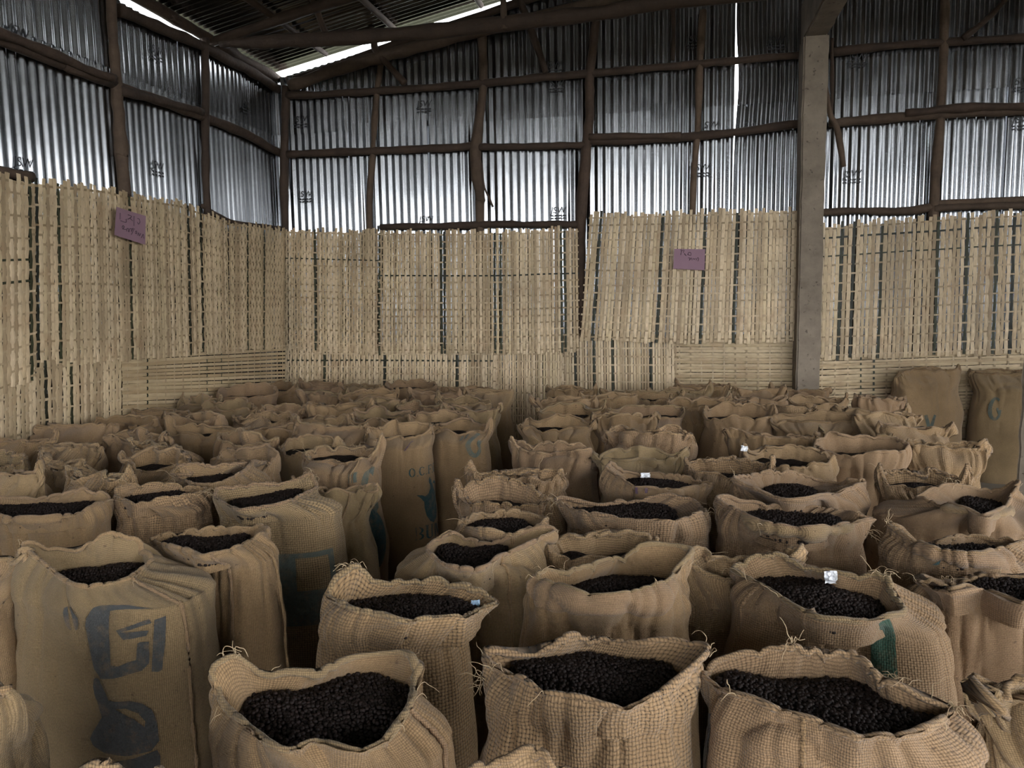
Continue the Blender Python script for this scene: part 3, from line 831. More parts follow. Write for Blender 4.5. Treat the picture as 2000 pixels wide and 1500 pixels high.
    if hem:
        rim = G[nb + nn - 1] + np.array([0, 0, 0.002]) + inward * 0.004 - base
        hr = 0.0075 * (1 + 0.35 * vn(rim, 18.0, seed + 8))
        Vh, Fh = tube(rim, hr, 7, 0.2, seed, closed=True)
        obj('hem', mesh('hem', Vh, Fh, mat, True, uvtube(Vh, Fh)), root)
    for sa in seams:
        k = int(round(((sa % (2 * PI)) / (2 * PI)) * n)) % n
        path = G[3:nb + nn, k] + nrm[3:nb + nn, k] * 0.002 - base
        path = path + 0.002 * np.stack([vn(path, 20, seed), vn(path, 20, seed + 2), 0 * path[:, 0]], -1)
        R = 0.0055 * (1 + .3 * np.sin(np.arange(len(path)) * 2.1))
        Vs, Fs = tube(path, R, 6)
        obj('seam', mesh('seam', Vs, Fs, mat, True, uvtube(Vs, Fs)), root)
    for k in range(threads):
        e = rot + (PI if rn.random() < .5 else 0) + rn.uniform(-.5, .5) if rn.random() < .75 else rn.uniform(0, 2 * PI)
        kk = int((e % (2 * PI)) / (2 * PI) * n) % n
        row = rn.randint(nb + nn - 4, nb + nn - 1)
        P = G[row, kk] - base + nrm[row, kk] * .004
        o = nrm[row, kk]; pts = [P]; dv = o * .7 + np.array([rn.uniform(-.6, .6), rn.uniform(-.6, .6), rn.uniform(-.1, .9)])
        L = rn.uniform(.03, .09)
        for s in range(5):
            P = P + dv / np.linalg.norm(dv) * L / 5; pts.append(P)
            dv = dv + np.array([rn.uniform(-.6, .6), rn.uniform(-.6, .6), rn.uniform(-.9, .15)])
        pts = spline(np.array(pts), 3)
        Vt, Ft = tube(pts, np.linspace(.0010, .0005, len(pts)), 4)
        obj('loose_thread', mesh('loose_thread', Vt, Ft, M_THREAD, True), root)
    # cherries
    if beans >= 0:
        ic = np.array([I[:, 0].mean(), I[:, 1].mean(), zb])
        if lean: ic[1] += lean * zb
        Il = I.copy(); Il[:, 2] = zb
        if lean: Il[:, 1] += lean * zb
        ro = Il - ic
        nrr = 7
        Vb = [ic[None]]
        for q in np.linspace(0, 1.0, nrr)[1:]:
            Vb.append(ic + ro * q * 1.01)
        Vb = np.concatenate(Vb)
        Vb[:, 2] += 0.012 * vn(Vb, 9.0, seed) + 0.006 * vn(Vb, 30.0, seed + 2) - 0.006
        edge = np.r_[0, np.repeat(np.linspace(0, 1, nrr)[1:], n)]
        Vb[:, 2] += 0.012 * (1 - edge ** 2)
        j = np.arange(n); j2 = (j + 1) % n
        Fl = [np.stack([0 * j, 1 + j, 1 + j2, 1 + j2], -1)]
        tri = [(0, 1 + k, 1 + (k + 1) % n) for k in range(n)]
        for q in range(nrr - 2):
            o0, o1 = 1 + q * n, 1 + (q + 1) * n
            tri += [(o0 + k, o1 + k, o1 + (k + 1) % n, o0 + (k + 1) % n) for k in range(n)]
        if beans > 0:
            rr = np.random.default_rng(seed)
            sp = 0.0092 if beans == 2 else 0.0105
            m = np.abs(ro[:, :2]).max(0) + .01
            gx_, gy_ = np.meshgrid(np.arange(-m[0], m[0], sp), np.arange(-m[1], m[1], sp * .87))
            gx_[1::2] += sp / 2
            Q = np.stack([gx_.ravel(), gy_.ravel()], -1) + rr.uniform(-.3, .3, (gx_.size, 2)) * sp
            an = np.arctan2(Q[:, 1], Q[:, 0]); rq = np.hypot(Q[:, 0], Q[:, 1])
            ao = np.arctan2(ro[:, 1], ro[:, 0]); so = np.argsort(ao)
            lim = np.interp(an, np.r_[ao[so] - 2 * PI, ao[so], ao[so] + 2 * PI], np.tile(np.hypot(ro[so, 0], ro[so, 1]), 3))
            keep = rq < lim * 1.0 + .002
            Q, rq, lim = Q[keep], rq[keep], lim[keep]
            P = np.stack([Q[:, 0] + ic[0], Q[:, 1] + ic[1], np.full(len(Q), zb)], -1)
            P[:, 2] += 0.012 * vn(P, 9.0, seed) + 0.012 * (1 - (rq / lim) ** 2) - .004 + rr.uniform(-.002, .0035, len(P))
            IV, IF = ICOS[2 if beans == 2 else 1]
            k = len(P)
            sc = rr.uniform(.85, 1.15, (k, 1, 1)) * np.array([0.0060, 0.0051, 0.0048])[None, None] * (1.0 if beans == 2 else 1.12)
            q4 = rr.normal(size=(k, 4)); q4 /= np.linalg.norm(q4, axis=1)[:, None]
            w_, x_, y_, z_ = q4.T
            Rm = np.stack([1 - 2 * (y_ * y_ + z_ * z_), 2 * (x_ * y_ - z_ * w_), 2 * (x_ * z_ + y_ * w_), 2 * (x_ * y_ + z_ * w_), 1 - 2 * (x_ * x_ + z_ * z_), 2 * (y_ * z_ - x_ * w_), 2 * (x_ * z_ - y_ * w_), 2 * (y_ * z_ + x_ * w_), 1 - 2 * (x_ * x_ + y_ * y_)], -1).reshape(-1, 3, 3)
            BV = np.einsum('kij,kvj->kvi', Rm, IV[None] * sc) + P[:, None]
            off = len(Vb)
            tri4 = np.array([t if len(t) == 4 else (*t, t[2]) for t in tri])
            BF = (IF[None] + (np.arange(k) * len(IV))[:, None, None] + off).reshape(-1, 3)
            Vall = np.concatenate([Vb, BV.reshape(-1, 3)]) - np.array([ic[0], ic[1], 0])
            me = mesh('coffee_cherries', Vall, [t for t in tri] + BF.tolist() if False else tri + [tuple(f) for f in BF.tolist()], M_BEAN, True)
        else:
            me = mesh('coffee_cherries', Vb - np.array([ic[0], ic[1], 0]), tri, M_HEAP, True)
        be = obj('coffee_cherries', me, None, (ic[0], ic[1], 0))
        tag(be, belabel or ('dark dried coffee cherries inside the ' + label)[:110], 'coffee cherries', None, 'stuff')
    SACKS.append((cen[0], cen[1], max(a, b)))
    return info

def loop_from(ang, P, n, s=2.0):
    """periodic interpolation of stations at angles ang onto n even angles"""
    o = np.argsort(ang); ang, P = np.asarray(ang)[o], np.asarray(P)[o]
    al = np.arange(n) / n * 2 * PI
    A = np.r_[ang[-1] - 2 * PI, ang, ang[0] + 2 * PI]
    Q = np.vstack([P[-1:], P, P[:1]])
    L = np.stack([np.interp(al, A, Q[:, k]) for k in range(3)], -1)
    return circ_smooth(L, n / 160.0 * s)

def traced(label, st, zb, sil, mat, seed, zoom=None, lip=.045, n=168, b_ratio=.64, rot=0.0, off=.02, cshift=(0, 0), beans=2, **kw):
    """st: stations round the mouth; (ix,iy,cx,cy) where the inside of the rim shows, (cx,cy) where the near lip hides it"""
    ox, oy, s = zoom or (0, 0, 1)
    I, C, front = [], [], []
    for q in st:
        q = [((v / s + (ox, oy)[k % 2])) for k, v in enumerate(q[:4])]
        if len(q) == 4:
            i_ = onZ(q[0], q[1], zb); c_ = on_depth(q[2], q[3], i_, off)
            c_[2] = max(c_[2], zb + .012)
            front.append(False)
        else:
            c_ = onZ(q[0], q[1], zb + lip); i_ = None; front.append(True)
        I.append(i_); C.append(c_)
    known = [c if i is None else i for i, c in zip(I, C)]
    m = np.mean(known, 0)
    for k in range(len(I)):
        if I[k] is None:
            d = m - C[k]; d[2] = 0; d /= np.linalg.norm(d)
            I[k] = C[k] + d * .022; I[k][2] = zb
    I, C = np.array(I), np.array(C)
    m = I.mean(0)
    pl, pr, py = sil
    pm = onZ((pl + pr) / 2, py, zb * .7)
    dep = project(np.array([[m[0], m[1], zb * .6]]))[0, 2]
    cx = on_depth((pl + pr) / 2, py, m)
    a = (pr - pl) / F * dep / 2 / 1.02
    cen = np.array([cx[0] + cshift[0], m[1] + cshift[1], 0])
    cen = np.array([m[0], m[1], 0]) + _r0 * ((cx - m) @ _r0) + np.array([cshift[0], cshift[1], 0])
    an = np.arctan2(I[:, 1] - cen[1], I[:, 0] - cen[0])
    # angles must run once round; use station direction from the mouth centre
    an = np.arctan2(I[:, 1] - m[1], I[:, 0] - m[0]) % (2 * PI)
    return build_sack(label, cen, a, a * b_ratio, rot, loop_from(an, I, n), loop_from(an, C, n, 1.6), zb, seed, n, mat, beans=beans, **kw)

def styled(label, px, py, wpx, style, seed, rot=0.0, zb=.80, mat=None, n=84, beans=0, H=None, pos=None, aw=None, **kw):
    """a sack placed by the middle of its mouth, rim shaped by style: open, slit or closed"""
    rn = random.Random(seed * 7 + 1)
    P = np.array(pos, float) if pos is not None else onZ(px, py, zb + (.03 if style != 'closed' else .06))
    dep = project(P[None])[0, 2]
    a = aw if aw else wpx / F * dep / 2
    a = aw or min(max(a, .19), .30); b = a * rn.uniform(.68, .8)
    if b > .21: b = .21
    al = np.arange(n) / n * 2 * PI; lo = al - rot
    def rndn(k, amp): return amp * vn(np.stack([np.cos(al) * k, np.sin(al) * k, 0 * al + seed * 1.7], -1), 1.0, seed + k * 10)
    ear = np.zeros(n)
    eh = [rn.choice((0, .015, .03, .045, .07)) for _ in range(2)]
    for e, h in zip((0, PI), eh):
        da = (lo - e - rn.uniform(-.2, .2) + PI) % (2 * PI) - PI
        ear += h * np.exp(-(da / rn.uniform(.2, .34)) ** 2)
    back = np.clip(np.sin(lo), 0, 1); frontw = np.clip(-np.sin(lo), 0, 1)
    zi = 0.0
    if style == 'open':
        ma, mb, oy = a * rn.uniform(.76, .84), b * rn.uniform(.55, .72), 0
        zc = zb + .03 + back * rn.uniform(.03, .08) - frontw * rn.uniform(.005, .018) + ear + rndn(2, .022) + rndn(5, .012)
        ca, cb = ma + .03, mb + .03; bs = 0
    elif style == 'slit':
        ma, mb, oy = a * rn.uniform(.66, .82), b * rn.uniform(.2, .4), b * rn.uniform(-.15, .2)
        zc = zb + .026 + back * rn.uniform(.03, .06) - frontw * rn.uniform(.008, .018) + ear + rndn(2, .018) + rndn(4, .008)
        ca, cb = ma + .05, mb + .03; zi = -.004
    else:
        ma, mb, oy = a * rn.uniform(.62, .8), b * .07, b * rn.uniform(-.55, .35)
        zc = zb + .045 + back * rn.uniform(.005, .03) + ear * .8 + rndn(1, .03) + rndn(3, .014)
        ca, cb = ma + .06, mb + .02; zi = -.05
    if H: zc = zc + H
    wav = rndn(2, b * .22) + rndn(4, b * .08)
    def pt(A, B, z):
        x = A * np.cos(lo); y = B * np.sin(lo) + oy + wav * (1 if style != 'open' else .5)
        return np.stack([P[0] + x * math.cos(rot) - y * math.sin(rot), P[1] + x * math.sin(rot) + y * math.cos(rot), z + 0 * al], -1)
    I, C = pt(ma, mb, zb + zi + (H or 0) * .8), pt(ca, cb, zc)
    C[:, :2] += np.stack([rndn(4, .012), rndn(6, .012)], -1)
    zb2 = zb + zi + (H or 0) * .8
    w = {'open': 1.0, 'slit': 1.15, 'closed': 1.25}[style]
    return build_sack(label, (P[0], P[1], 0), a, b, rot, I, C, zb2, seed, n, mat, beans=(beans if style != 'closed' else -1), wrinkle=w * kw.pop('wr', 1.0), shoulder=rn.uniform(.86, .95), **kw)

def folded_lip(info, a0, a1, drop, mat, seed, thick=.011):
    """the rim turned down outwards: a rolled band under the near lip"""
    G, n, nrm, base = info['G'], info['n'], info['nrm'], info['base']
    top = info['nb'] + info['nn'] - 1
    ks = np.arange(int(a0 / (2 * PI) * n), int(a1 / (2 * PI) * n) + 1)
    t = np.linspace(0, 1, len(ks)); tp = np.clip(np.minimum(t, 1 - t) * 6, 0, 1) ** .6
    rows = []
    vl = info['vlen']; m = 9
    for q in np.linspace(0, 1, m):
        dr = drop * (1 + .25 * vn(np.stack([t * 4, 0 * t, 0 * t + q], -1), 1.0, seed)) * tp
        rf = np.interp(vl[top] - dr * q, vl, np.arange(len(vl)))
        r = np.clip(np.floor(rf).astype(int), 0, len(vl) - 2); b = (rf - r)[:, None]
        P = G[r, ks % n] * (1 - b) + G[r + 1, ks % n] * b
        N_ = nrm[r, ks % n]
        rows.append(P + N_ * ((thick * (.5 + .9 * math.sin(q * PI * .92)) * tp + .0015)[:, None]) * (1 if q < .99 else .15))
    V = (np.array(rows) - base).reshape(-1, 3); w = len(ks)
    i = np.arange(m - 1)[:, None]; j = np.arange(w - 1)[None, :]
    Fc = np.stack([i * w + j, (i + 1) * w + j, (i + 1) * w + j + 1, i * w + j + 1], -1).reshape(-1, 4)
    P = V[Fc.ravel()]
    uv = np.stack([P[:, 0] + P[:, 1] * .7, P[:, 2] + P[:, 1] * .3], -1)
    obj('folded_lip', mesh('folded_lip', V, Fc, mat, True, uv), info['root'])
def tuft(info, px, py, count, seed, L=(.03, .07), r=.0011):
    """frayed yarn ends springing from the point of the sack nearest a pixel"""
    G, nrm, base = info['G'], info['nrm'], info['base']
    top = info['nb'] + info['nn'] + 1
    pr = project(G[:top]); d = np.hypot(pr[..., 0] - px, pr[..., 1] - py) + np.where(((CAM - G[:top]) * nrm[:top]).sum(-1) > 0, 0, 15)
    r0, k0 = np.unravel_index(np.argmin(d), d.shape); rn = random.Random(seed); n = info['n']
    for c in range(count):
        rr, kk = max(0, min(top - 1, r0 + rn.randint(-2, 1))), (k0 + rn.randint(-2, 2)) % n
        P = G[rr, kk] - base; dv = nrm[rr, kk] * .8 + np.array([rn.uniform(-.7, .7), rn.uniform(-.7, .3), rn.uniform(-.3, .9)])
        ln = rn.uniform(*L); pts = [P]
        for s in range(6):
            P = P + dv / np.linalg.norm(dv) * ln / 6; pts.append(P)
            dv = dv + np.array([rn.uniform(-.8, .8), rn.uniform(-.8, .8), rn.uniform(-1.1, .4)])
        V, Fc = tube(spline(np.array(pts), 3), np.linspace(r, r * .6, 19), 4)
        obj('loose_thread', mesh('loose_thread', V, Fc, M_THREAD, True), info['root'])
Z5, Z6, Z7, Z8, Z3 = (0, 1000, 3), (400, 1000, 3), (900, 1000, 3), (1333, 1000, 3), (850, 720, 3.3333)
Z4, Z2, Z1 = (1400, 720, 3.3333), (400, 720, 3.3333), (0, 700, 3.3333)
ZB = .80
N = {}
# front row
N[1] = traced('front burlap sack with a tall looped corner and a dented near lip', [
    (1210, 1010, 1318, 870), (1130, 990, 1250, 840), (1030, 940, 1150, 820), (900, 940, 1010, 832), (760, 955, 890, 840), (650, 1000, 760, 868), (500, 1050, 600, 910), (400, 1052, 450, 925), (310, 1050, 300, 920),
    (260, 1090, 200, 850), (235, 1130, 90, 830), (222, 1165, 10, 940), (215, 1190, 20, 1040),
    (225, 1225, 120, 1190), (262, 1270), (310, 1330), (420, 1392), (500, 1405), (560, 1375), (640, 1328), (740, 1360), (840, 1400), (960, 1392), (1090, 1325), (1190, 1185), (1225, 1120), (1222, 1060, 1262, 990)],
    ZB, (398, 905, 1440), M_FINE, 11, Z6, lip=.04, threads=7, seams=(0.0,), wrinkle=.8)
N[2] = traced('front burlap sack with a rippled far lip and frayed looped threads at one corner', [
    (1280, 970, 1490, 800), (1240, 920, 1440, 768), (1190, 880, 1330, 755), (1070, 865, 1200, 742), (980, 850, 1060, 765), (830, 815, 900, 735), (690, 805, 780, 712), (560, 835, 660, 712), (400, 870, 520, 735), (300, 885, 330, 795), (278, 892, 215, 790),
    (285, 905, 150, 720), (292, 915, 80, 740), (305, 935, 100, 860), (340, 970), (400, 1015), (470, 1070), (600, 1085), (760, 1112), (860, 1142), (980, 1146), (1100, 1097), (1190, 1060), (1260, 1010)],
    ZB, (922, 1364, 1420), M_COARSE, 12, Z7, lip=.04, threads=9, wrinkle=.8)
N[3] = traced('front burlap sack with a frayed far lip and a purple stained corner', [
    (1585, 1210, 1640, 1180), (1560, 1200, 1600, 1135), (1500, 1195, 1510, 1112), (1400, 1185, 1400, 1055), (1300, 1165, 1290, 1000), (1200, 1110, 1180, 940), (1130, 1040, 1070, 860), (1050, 990, 1000, 800), (900, 980, 880, 788), (780, 968, 760, 775), (650, 962, 640, 765), (520, 952, 540, 780), (420, 945, 430, 815), (300, 935, 270, 850), (225, 965, 150, 920),
    (195, 1000, 95, 1005), (215, 1040, 130, 1045), (300, 1064), (400, 1082), (530, 1150), (600, 1165), (750, 1212), (900, 1272), (1040, 1332), (1100, 1300), (1250, 1312), (1380, 1292), (1500, 1245)],
    ZB, (1364, 1905, 1440), M_MED, 13, Z8, lip=.04, threads=9, seams=(4.2,), wrinkle=.95, rot=-.12)
N[4] = traced('coarse weave burlap sack with a tall frayed corner tuft and gaping mouth', [
    (1610, 575, 1760, 610), (1590, 555, 1725, 545), (1560, 540, 1680, 480), (1450, 505, 1570, 410), (1300, 475, 1400, 393), (1150, 465, 1220, 378), (1000, 480, 1110, 406), (920, 492, 1010, 410), (860, 505, 935, 360), (820, 525, 880, 275),
    (803, 540, 800, 300), (800, 550, 700, 380), (810, 556, 680, 480), (860, 570), (960, 590), (1040, 602), (1120, 632), (1200, 636), (1300, 616), (1400, 611), (1540, 606), (1600, 596, 1650, 700)],
    ZB, (606, 930, 1270), M_COARSE, 14, Z6, lip=.05, threads=6, wrinkle=.7, rot=-.05)
N[5] = traced('burlap sack with a double folded near lip and one pointed far corner', [
    (1232, 395, 1370, 225), (1225, 380, 1340, 160), (1200, 370, 1270, 200), (1100, 358, 1150, 185), (1000, 355, 1030, 200), (890, 355, 950, 245), (800, 380, 880, 290), (700, 415, 760, 325), (620, 445, 640, 350), (592, 455, 545, 390),
    (588, 462, 510, 330), (592, 468, 440, 320), (620, 474, 430, 400), (700, 480), (820, 492), (900, 492), (1050, 466), (1180, 432), (1228, 405)],
    ZB, (1010, 1363, 1235), M_FINE, 15, Z7, lip=.05, threads=5, seams=(PI,), wrinkle=1.0, rot=.12)
N[6] = traced('burlap sack with a green stripe and crumpled white paper on its rim', [
    (1205, 630, 1330, 600), (1190, 560, 1270, 470), (1150, 500, 1200, 370), (1090, 480, 1130, 352), (1000, 475, 1080, 380), (920, 465, 950, 360), (850, 430, 820, 320), (800, 400, 700, 280), (740, 375, 620, 248), (650, 365, 540, 224), (520, 365, 450, 245), (430, 368, 370, 300),
    (398, 375, 300, 355), (405, 385, 280, 390), (440, 405), (500, 450), (600, 520), (700, 580), (800, 622), (950, 632), (1100, 637)],
    ZB, (1418, 1842, 1250), M_MED, 16, Z8, lip=.04, threads=8, seams=(PI + .15,), wrinkle=.8, rot=-.2, b_ratio=0.56)
N[7] = traced('burlap sack whose far lip is pulled inward into a deep curl over the cherries', [
    (475, 1170, 800, 1060), (460, 1160, 730, 1020), (430, 1155, 640, 1050), (350, 1165, 500, 1090), (250, 1182, 330, 1150), (150, 1160, 180, 1090), (60, 1150, 100, 1015), (15, 1180, -20, 1100),
    (5, 1220, -70, 1180), (15, 1262), (100, 1296), (200, 1311), (330, 1301), (430, 1216)],
    ZB, (756, 1092, 1110), M_FINE, 17, Z3, lip=.05, threads=4, seams=(5.6,), wrinkle=.9, rot=.12, b_ratio=0.55)
N[8] = traced('burlap sack with an oval mouth wedged behind the curled lip sack', [
    (640, 1022, 735, 985), (600, 1000, 700, 975), (520, 975, 560, 950), (380, 975, 420, 920), (260, 985, 280, 930), (212, 1040, 150, 960), (215, 1050, 130, 1010), (300, 1056), (400, 1066), (500, 1081), (600, 1055)],
    ZB, (855, 1095, 1030), M_MED, 18, Z3, threads=4, beans=1, b_ratio=0.55)
N[9] = traced('coarse burlap sack with a long mouth, a hooked corner and a dark stained side', [
    (1590, 985, 1770, 965), (1560, 920, 1740, 890), (1500, 890, 1690, 840), (1350, 880, 1560, 805), (1220, 875, 1400, 832), (1130, 885, 1250, 852), (1000, 905, 1100, 885), (900, 900, 900, 850), (868, 905, 790, 800),
    (880, 915, 748, 850), (960, 926), (1050, 942), (1200, 966), (1300, 972), (1450, 977), (1560, 985)],
    ZB, (1092, 1388, 1040), M_COARSE, 19, Z3, threads=8, beans=1, lip=.05, rot=-.05)
N[10] = traced('burlap sack with a pinched side corner and two dark holes in its weave', [
    (812, 1000, 1060, 1085), (800, 985, 960, 1010), (700, 955, 870, 950), (550, 930, 700, 895), (400, 920, 500, 872), (250, 925, 300, 858), (150, 932, 130, 855), (108, 938, 30, 800),
    (120, 945, -20, 850), (230, 982), (350, 1017), (470, 1037), (600, 1047), (740, 1022)],
    ZB, (1392, 1690, 1060), M_MED, 20, Z4, threads=6, beans=1, lip=.05, rot=-.06, b_ratio=0.54)
N[11] = traced('burlap sack with one tall pointed corner and purple marks below its lip', [
    (1712, 768, 1840, 815), (1690, 750, 1740, 735), (1600, 730, 1640, 702), (1450, 715, 1480, 690), (1330, 700, 1340, 672), (1245, 708, 1200, 640), (1240, 720, 1140, 585), (1245, 745, 1095, 640), (1300, 766), (1450, 771), (1600, 776)],
    ZB, (1165, 1390, 960), M_FINE, 21, Z3, beans=1, lip=.03, rot=-.08, pleat=1.4)
N[12] = traced('burlap sack with a knotted corner and a wavy white edged far lip', [
    (645, 800, 990, 740), (660, 790, 960, 690), (620, 765, 830, 740), (550, 750, 680, 735), (450, 755, 540, 688), (370, 760, 400, 668), (312, 770, 250, 700), (320, 800, 120, 680), (350, 845, 90, 720), (450, 861), (590, 851)],
    ZB, (1420, 1705, 990), M_MED, 22, Z4, beans=1, lip=.05, b_ratio=0.5)
# front of the far block
N[13] = traced('big smooth burlap sack printed with slate blue emblem and coffee pot', [
    (862, 320, 900, 300), (862, 292, 850, 210), (780, 298, 800, 142), (700, 305, 720, 114), (640, 316, 660, 122), (550, 330, 560, 152), (480, 336, 450, 195), (420, 345, 300, 218), (330, 365, 150, 165),
    (330, 378, 95, 190), (380, 412), (450, 441), (550, 426), (650, 407), (780, 372)],
    ZB, (28, 432, 1260), M_FINE, 23, Z5, lip=.03, threads=2, seams=(-.25,), wrinkle=.75, beans=2, cshift=(.0, .0), shoulder=1.0, b_ratio=.6)
N[14] = traced('burlap sack leaning behind the printed one, near lip sagging in a fold', [
    (1460, 150, 1580, 150), (1462, 118, 1530, 85), (1350, 120, 1400, 74), (1200, 145, 1200, 92), (1020, 158, 1000, 125), (950, 185, 880, 165), (955, 195, 870, 200), (1000, 202), (1100, 232), (1180, 267), (1350, 222), (1440, 172)],
    ZB, (330, 556, 1150), M_FINE, 24, Z5, lip=.03, seams=(.15, -.9), wrinkle=1.1, beans=2, rot=.08, b_ratio=0.55)
N[15] = traced('loose weave burlap sack with a peaked corner and a faded green square', [
    (630, 798, 760, 760), (625, 785, 700, 640), (560, 790, 610, 725), (450, 800, 480, 742), (300, 830, 300, 748), (200, 845, 120, 770), (165, 850, 60, 770), (175, 880, 40, 830), (215, 926), (300, 916), (400, 905), (550, 866)],
    ZB, (424, 682, 1090), M_COARSE, 25, Z2, lip=.03, threads=6, wrinkle=.7, beans=2, rot=.1)
N[16] = traced('pale burlap sack cut by the picture edge, long dark mouth above a plain wall', [
    (622, 950, 760, 990), (600, 935, 690, 880), (450, 940, 560, 850), (300, 945, 420, 890), (100, 950, 150, 935), (-60, 955, -60, 915), (-120, 975, -200, 940), (-60, 1010), (60, 1041), (300, 1036), (500, 1006)],
    ZB, (-50, 226, 1060), M_FINE, 26, Z1, lip=.03, beans=1)
N[17] = traced('loosely woven reddish burlap sack between the pale one and the peaked one', [
    (1205, 895, 1390, 940), (1195, 870, 1340, 870), (1000, 880, 1180, 840), (900, 890, 1000, 812), (850, 897, 880, 820), (762, 925, 740, 850), (765, 938, 730, 900), (850, 941), (1000, 921), (1120, 905)],
    ZB, (222, 425, 1060), M_COARSE, 27, Z1, lip=.03, threads=4, beans=1)
N[18] = traced('burlap sack with a frayed standing corner and a deep slanting mouth', [
    (1650, 692, 1790, 720), (1600, 705, 1760, 672), (1500, 745, 1660, 660), (1400, 772, 1520, 690), (1300, 785, 1350, 775), (1200, 790, 1240, 760), (1150, 792, 1110, 690), (1165, 800, 1080, 740), (1250, 812), (1400, 806), (1500, 782), (1600, 735)],
    ZB, (300, 545, 985), M_COARSE, 28, Z1, lip=.03, threads=4, beans=1, rot=.15)
# right-hand group beside the pillar
N[23] = traced('wide burlap sack with a pulled up corner, bulging side and a dark slanting mouth', [
    (1850, 860, 1960, 730), (1800, 845, 1860, 800), (1720, 840, 1760, 785), (1650, 842, 1640, 775), (1600, 848, 1520, 755), (1585, 860, 1400, 790), (1590, 872, 1280, 840), (1640, 912), (1700, 946), (1780, 955), (1840, 930, 1900, 900)],
    ZB, (1700, 2070, 1010), M_FINE, 33, Z4, lip=.05, beans=1, threads=3, rot=-.15, b_ratio=.5)
N[24] = traced('burlap sack with a bunched corner and long thin mouth, one teal fleck on its side', [
    (1860, 220, 2000, 205), (1800, 190, 1900, 165), (1650, 175, 1700, 150), (1500, 192, 1500, 152), (1400, 190, 1350, 160), (1350, 190, 1230, 15), (1360, 196, 1170, 60), (1450, 212), (1620, 246), (1760, 246)],
    ZB, (1716, 2020, 1150), M_MED, 34, Z8, lip=.05, beans=1, threads=5, rot=-.1)
N[25] = traced('burlap sack cut by the picture edge, rim split into two lobes over the cherries', [
    (2120, 450, 2200, 400), (2000, 400, 2060, 350), (1850, 395, 1900, 350), (1750, 380, 1760, 330), (1650, 400, 1640, 370), (1550, 415, 1520, 385), (1470, 430, 1390, 335), (1480, 440, 1330, 380), (1560, 457), (1660, 446), (1740, 420), (1800, 450), (1900, 500), (2020, 540)],
    ZB, (1762, 2090, 1210), M_FINE, 35, Z8, lip=.04, beans=1, threads=5, rot=-.2, b_ratio=.5)

SPEC = []   # (px, py, width px, style, block, keywords)
def S(px, py, w, style, block, **kw): SPEC.append([px, py, w, style, block, kw])
# side block: nearest cut-off ones
S(-60, 1100, 230, 'closed', 'L', label='smooth burlap sack cut by the picture edge beside the printed sack', mat=M_FINE)
S(-112, 1300, 270, 'closed', 'L', label='nearest burlap sack at the picture edge, in front of the printed sack', mat=M_FINE, n=120)
S(165, 1640, 330, 'open', 'L', label='burlap sack cut by the bottom edge, only its rim showing below the coffee pot print', mat=M_MED, n=120, rim=.01)
S(1080, 1620, 440, 'open', 'C', label='burlap sack at the bottom of the frame, folded ear showing between two open front sacks', mat=M_FINE, n=140, rot=.1, beans=0)
S(2035, 1330, 330, 'closed', 'R', label='dim burlap sack at the picture edge with a drooping folded lip', mat=M_FINE, n=140)
# aisle side of the side block
S(655, 888, 165, 'slit', 'L', label='burlap sack at the aisle corner with a tufted rim and teal print round its side', key='teal', mat=M_MED, n=120, threads=6, seam=(-.9,), rot=.1)
S(652, 950, 112, 'closed', 'L', label='stitched seam burlap sack tucked between the peaked sack and the teal printed one', mat=M_FINE, seam=(-1.0,), zb=.71)
S(797, 842, 138, 'slit', 'L', label='tall burlap sack lettered O.C.F.C over a teal coffee pot', key='ocfc', mat=M_FINE, n=120, wr=.5, zb=.81)
S(888, 836, 125, 'slit', 'L', label='burlap sack with a faded green G behind the lettered sack', key='gsack', mat=M_MED, n=110, wr=.6)
S(962, 764, 100, 'closed', 'L', label='last burlap sack on the aisle by the rear mats, plain tall side in shade', mat=M_MED, n=100, wr=.6)
S(925, 800, 112, 'closed', 'L', mat=M_MED)
# the crowded side block
for q in ((40, 935, 190, 'open'), (158, 908, 165, 'closed'), (232, 912, 150, 'slit'), (45, 893, 175, 'slit'), (545, 882, 150, 'open'), (455, 886, 140, 'slit'), (20, 848, 160, 'closed'), (112, 856, 140, 'closed'),
          (300, 884, 165, 'closed'), (282, 828, 165, 'slit'), (225, 857, 150, 'closed'), (352, 852, 150, 'slit'), (415, 868, 140, 'closed'), (485, 820, 135, 'slit'), (596, 848, 140, 'closed'), (305, 803, 125, 'slit'),
          (465, 797, 130, 'slit'), (485, 771, 115, 'open'), (555, 754, 105, 'open'), (375, 785, 110, 'closed'), (773, 755, 112, 'open'), (715, 770, 118, 'closed'), (640, 766, 110, 'closed'), (830, 797, 118, 'slit'),
          (765, 816, 140, 'slit'), (688, 836, 130, 'slit'), (600, 812, 130, 'closed'), (870, 815, 120, 'slit'), (560, 790, 115, 'closed'), (690, 793, 118, 'closed'), (630, 747, 98, 'closed'), (850, 767, 108, 'closed'),
          (400, 816, 130, 'closed'), (905, 783, 110, 'slit'), (700, 748, 98, 'closed'), (910, 757, 95, 'closed'), (540, 838, 130, 'closed'), (60, 880, 150, 'closed'), (330, 925, 150, 'closed'), (-30, 900, 170, 'slit'), (175, 880, 150, 'closed'), (760, 785, 115, 'closed')):
    S(*q, 'L')
